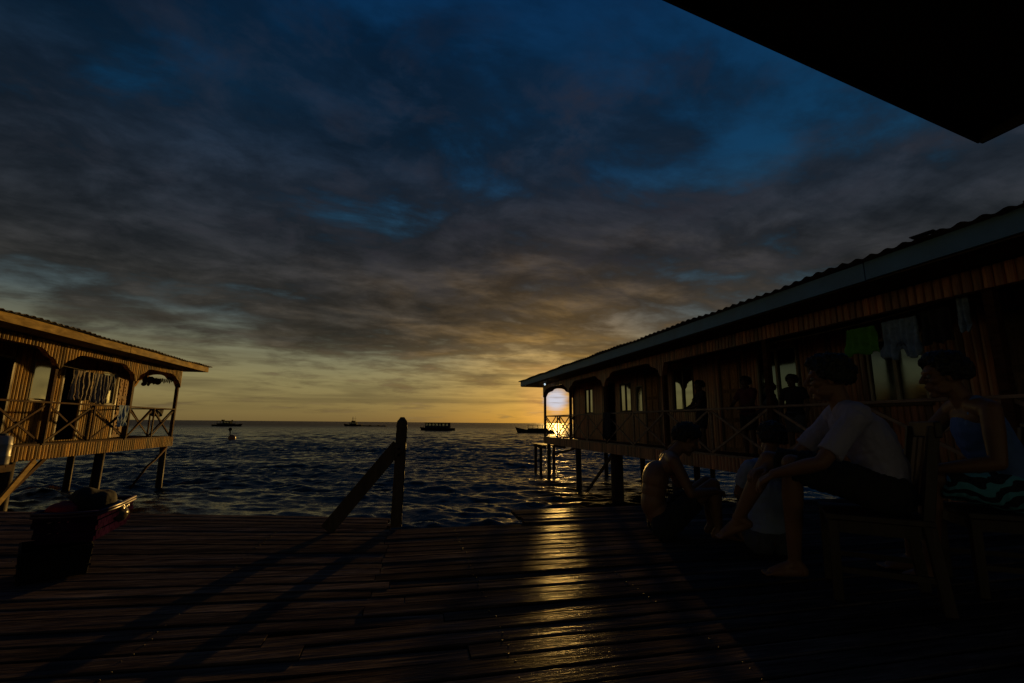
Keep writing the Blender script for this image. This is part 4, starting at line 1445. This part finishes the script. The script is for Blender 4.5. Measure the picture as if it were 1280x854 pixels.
line('thin clothesline strung under the eave of the long shaded house', (6.44, 3.72, 2.47), (6.44, 6.88, 2.38), .05)
hung('hanging_shorts', 'green shorts hung on the line of the shaded house', 'shorts', 6.44, 4.98, 5.50, 2.32, 1.93, 'green_cloth', shorts_shape, .02, 4)
hung('hanging_shirt', 'blue grey shirt hung in folds beside the green shorts', 'shirt', 6.44, 4.47, 4.94, 2.33, 1.80, 'bluegrey_cloth', shirt_shape, .03, 6)
hung('hanging_garment', 'dark folded garment hung beside the blue grey shirt', 'garment', 6.44, 4.10, 4.43, 2.36, 1.93, 'dark_cloth', None, .03, 3)
hung('hanging_towel', 'narrow pale blue towel hung nearest the post of the shaded house', 'towel', 6.44, 3.89, 4.02, 2.44, 2.02, 'bluegrey_cloth', None, .025, 2)
hung('draped_towel', 'dark towel draped over the rail of the shaded house below a spandrel', 'towel', 6.26, 13.42, 13.98, 1.262, .45, 'dark_cloth', None, .016, 3)
M['stripe'] = striped('striped_towel_cloth', [(.16, .12, .08), (.45, .40, .33), (.12, .10, .09), (.30, .20, .13), (.08, .07, .07)], 1, .17)
M['stripe2'] = striped('blue_striped_towel_cloth', [(.10, .10, .13), (.30, .28, .27), (.07, .07, .10), (.22, .20, .20)], 1, .11)
line('thin clothesline strung inside the veranda of the golden house', (-8.46, 13.3, 2.24), (-8.46, 16.4, 2.26), .06)
hung('hanging_towel', 'brown striped towel hung in the middle arch of the golden house', 'towel', -8.46, 14.02, 14.80, 2.17, 1.40, 'stripe', None, .03, 5)
hung('hanging_towel', 'grey blue striped towel hung between brown towel and small cloth', 'towel', -8.46, 14.84, 15.58, 2.16, 1.34, 'stripe2', None, .03, 5)
hung('hanging_cloth', 'small tapered cloth hung high by the post of the golden house', 'cloth', -8.46, 15.52, 15.88, 2.2, 1.74, 'grey_cloth', lambda u, v: ((u - .5) * (1 - .55 * v) + .5, v), .02, 3)
hung('draped_towel', 'purple grey towel draped over the rail of the golden house', 'towel', -8.25, 15.80, 16.28, 1.322, .70, 'bluegrey_cloth', None, .016, 3)
# dark knotted bundle slung across the end arch of the golden house
bm_ = MB()
for k in range(26):
    t = random.random()
    bm_.ell((-9.42 + .42 * t + random.uniform(-.05, .05), 19.28 + random.uniform(-.07, .07), 2.30 + random.uniform(-.13, .12) * (1.15 - t)), (random.uniform(.05, .12), 0, 0), (0, .06, 0), (0, .02, random.uniform(.05, .13)), 8, 6)
for k in range(9):
    x = -9.0 + .06 * k
    bm_.ell((x, 19.28, 2.33 + random.uniform(-.03, .03)), (.024, 0, 0), (0, .03, 0), (0, 0, random.uniform(.05, .12)), 8, 6)
bm_.tube([(-9.72, 19.28, 2.44), (-9.3, 19.28, 2.38), (-8.8, 19.28, 2.37), (-8.42, 19.28, 2.42)], .008, 6)
bm_.build('hanging_bundle', M['dark_cloth'], None, label='dark knotted bundle slung across the end arch of the golden house', cat='bundle')
# slack cloth laid over the far rail of the end bay
hung('draped_cloth', 'dark rag slung over the sea end rail of the golden house', 'rag', -8.62, 18.35, 19.2, 1.30, 1.02, 'dark_cloth', None, .02, 2)
# bare bulb under the eave
bu = empty('light_bulb', (6.0, 19.54, 2.70), 'small bare bulb under the sea end eave of the shaded house', 'bulb')
MB().tube([(6.0, 19.54, 2.699), (6.0, 19.54, 2.66)], .022, 10).build('socket', M['black_plastic'], bu)
MB().ell((6.0, 19.54, 2.615), (.04, 0, 0), (0, .04, 0), (0, 0, .05), 12, 8).build('glass', M['bulb'], bu, smooth=True)


# ---------------------------------------------------------------- boats at anchor
def hull_mb(L, B, D, bow=.35, sheer=.25, z0=-.25, n=22, m=8):
    """a lofted hull along local +x, deck level at D"""
    mb_ = MB()
    vs, fs = [], []
    for i in range(n + 1):
        t = i / n
        w = B / 2 * (1 - max(0, (t - .55) / .45) ** 2.2) * (1 - .18 * max(0, (.2 - t) / .2) ** 2)
        w = max(w, .03)
        top = D + sheer * (max(0, t - .45) / .55) ** 2 + .06 * max(0, .2 - t) / .2
        for k in range(m + 1):
            a = k / m * math.pi
            yy = -w * math.cos(a) * (1.0 if k in (0, m) else .96)
            zz = top - (top - z0) * math.sin(a) ** .75
            xx = -L / 2 + L * t - bow * (1 - (zz - z0) / (top - z0)) * max(0, t - .6) / .4 * 1.2
            vs.append((xx, yy, zz))
    for i in range(n):
        for k in range(m):
            a = i * (m + 1) + k
            fs.append((a, a + m + 1, a + m + 2, a + 1))
        a = i * (m + 1)
        fs.append((a + m, a + 2 * m + 1, a + m + 1, a))
    fs.append(tuple(range(m + 1))); fs.append(tuple(n * (m + 1) + k for k in reversed(range(m + 1))))
    return mb_.add(vs, fs)


def place(mb_, pos, head):
    c, s_ = math.cos(head), math.sin(head)
    mb_.v = [(pos[0] + x * c - y * s_, pos[1] + x * s_ + y * c, SEA_Z + pos[2] + z) for x, y, z in mb_.v]
    return mb_


def boat(label, cat, pos, head, spec, name='boat'):
    B = empty(name, (pos[0], pos[1], SEA_Z), label, cat)
    for nm, mb_, mat, kids in spec:
        o = place(mb_, pos, head).build(nm, M[mat], B)
        for knm, kmb, kmat in kids: place(kmb, pos, head).build(knm, M[kmat], o)
    return B


def cabin(x0, x1, y, z0, z1, nwin, post=False):
    b = MB()
    wins = []
    if post:
        for i in range(nwin + 1):
            x = x0 + (x1 - x0) * i / nwin
            for sy in (-1, 1): b.box((x - .05, sy * y - .05, z0), (x + .05, sy * y + .05, z1))
        for sy in (-1, 1): b.box((x0 + .06, sy * y - .03, z0), (x1 - .06, sy * y + .03, z0 + (z1 - z0) * .38))
    else:
        b.box((x0, -y, z0), (x1, y, z1))
        for i in range(nwin):
            w = (x1 - x0) / nwin
            q = MB()
            for sy in (-1, 1): q.obox((x0 + (i + .5) * w, sy * (y + .012), z0 + (z1 - z0) * .66), (w * .30, 0, 0), (0, .012, 0), (0, 0, (z1 - z0) * .2))
            wins.append(('window', q, 'glass'))
    return b, wins


yaw_cam = -YAW
# flat roofed passenger boat right of the railing post
cb, wn = cabin(-3.7, 3.3, 1.15, .62, 2.12, 7)
rfb = MB(); rfb.box((-3.95, -1.4, 2.125), (3.6, 1.4, 2.22))
rl = MB(); rl.tube([(4.0, 0, .8), (4.0, 0, 1.5)], .04, 6); rl.tube([(-4.1, 0, .7), (-4.1, 0, 1.55)], .04, 6)
boat('flat roofed passenger boat with a row of windows, just right of the railing post', 'boat', (9.34 - .2, 137.7, 0), R(174) - YAW,
     [('hull', hull_mb(10.4, 2.8, .62, .5, .28), 'hull', []), ('cabin', cb, 'hull_blue', wn), ('roof', rfb, 'hull', []), ('bollard', rl, 'hull', [])])
# dive boat with canopy, far left
cb, _ = cabin(-3.6, 2.2, 1.2, .62, 2.0, 5, True)
ch = MB(); ch.box((-1.6, -1.0, .62), (1.2, 1.0, 1.95))
rfb = MB(); rfb.box((-4.0, -1.5, 2.003), (2.5, 1.5, 2.12)); rfb.box((-2.4, -.5, 2.121), (-1.6, .5, 2.62)); rfb.box((1.3, -.1, 2.121), (1.7, .3, 2.55))
boat('open sided boat with a canopy on posts, farthest left on the horizon', 'boat', (-69.9, 208, 0), R(4) - YAW,
     [('hull', hull_mb(11.4, 3.0, .62, .5, .5), 'hull', []), ('canopy_post', cb, 'boat_pale', []), ('wheelhouse', ch, 'hull_blue', [('window', MB().box((-1.2, -1.03, 1.3), (.8, -1.004, 1.75)), 'glass')]), ('canopy', rfb, 'hull', [])])
# small workboat with a mast, towing a low raft
cb, wn = cabin(-2.0, 1.4, .95, .8, 2.0, 3)
cb2 = MB(); cb2.box((-1.2, -.7, 2.003), (.6, .7, 2.7))
ms = MB(); ms.tube([(.1, 0, 2.705), (.15, 0, 4.7)], [.16, .10], 8); ms.tube([(-1.0, 0, 2.0), (-1.05, 0, 4.9)], [.06, .04], 6); ms.beam((-1.6, 0, 3.8), (.6, 0, 3.9), .06, .06)
boat('small workboat with mast and stubby wheelhouse, left of the railing post', 'boat', (-25.6, 243.5, 0), R(183) - YAW,
     [('hull', hull_mb(9.0, 2.7, .8, .5, .5), 'hull', []), ('cabin', cb, 'hull', wn), ('wheelhouse', cb2, 'hull', []), ('mast', ms, 'hull', [])])
boat('low flat barge lying just behind the masted workboat', 'barge', (-15.6, 243.0, 0), R(180) - YAW,
     [('hull', hull_mb(13, 2.2, .42, .5, .15), 'hull', []), ('thwart', MB().box((-3, -.8, .45), (-2.2, .8, .75)).box((1.2, -.7, .45), (2.0, .7, .7)), 'hull', [])], 'barge')
# slim boat with outriggers, half hidden by the end of the shaded house
cb, _ = cabin(-3.2, 1.6, .7, .62, 1.75, 4, True)
rfb = MB(); rfb.box((-3.5, -.95, 1.755), (1.9, .95, 1.84))
ot = MB()
for sy in (-1, 1):
    ot.tube([(-3.5, sy * 2.3, .1), (3.2, sy * 2.3, .16)], .08, 6)
for x in (-2.2, 1.9): ot.tube([(x, -2.3, .14), (x, 0, .7), (x, 2.3, .14)], .05, 6)
boat('slim boat with outriggers, half hidden behind the sea end of the shaded house', 'boat', (31.0, 109.8, 0), R(178) - YAW,
     [('hull', hull_mb(9.6, 1.4, .62, .6, .75), 'hull', []), ('canopy_post', cb, 'hull', []), ('canopy', rfb, 'hull', []), ('outrigger', ot, 'rail', [])])
# mooring buoy nearer than the boats
by = empty('mooring_buoy', (-21.2, 65.0, SEA_Z), 'small round mooring buoy with a stick, floating nearer than the boats', 'buoy')
MB().ell((-21.2, 65.0, SEA_Z + .12), (.44, 0, 0), (0, .44, 0), (0, 0, .44), 16, 12).build('float', M['buoy'], by, smooth=True)
MB().tube([(-21.45, 65.0, SEA_Z + .45), (-21.5, 65.0, SEA_Z + 1.35)], .07, 8).build('stick', M['black_plastic'], by)
MB().ell((-21.5, 65.0, SEA_Z + 1.2), (.22, 0, 0), (0, .05, 0), (0, 0, .2), 10, 8).build('flag', M['black_plastic'], by)
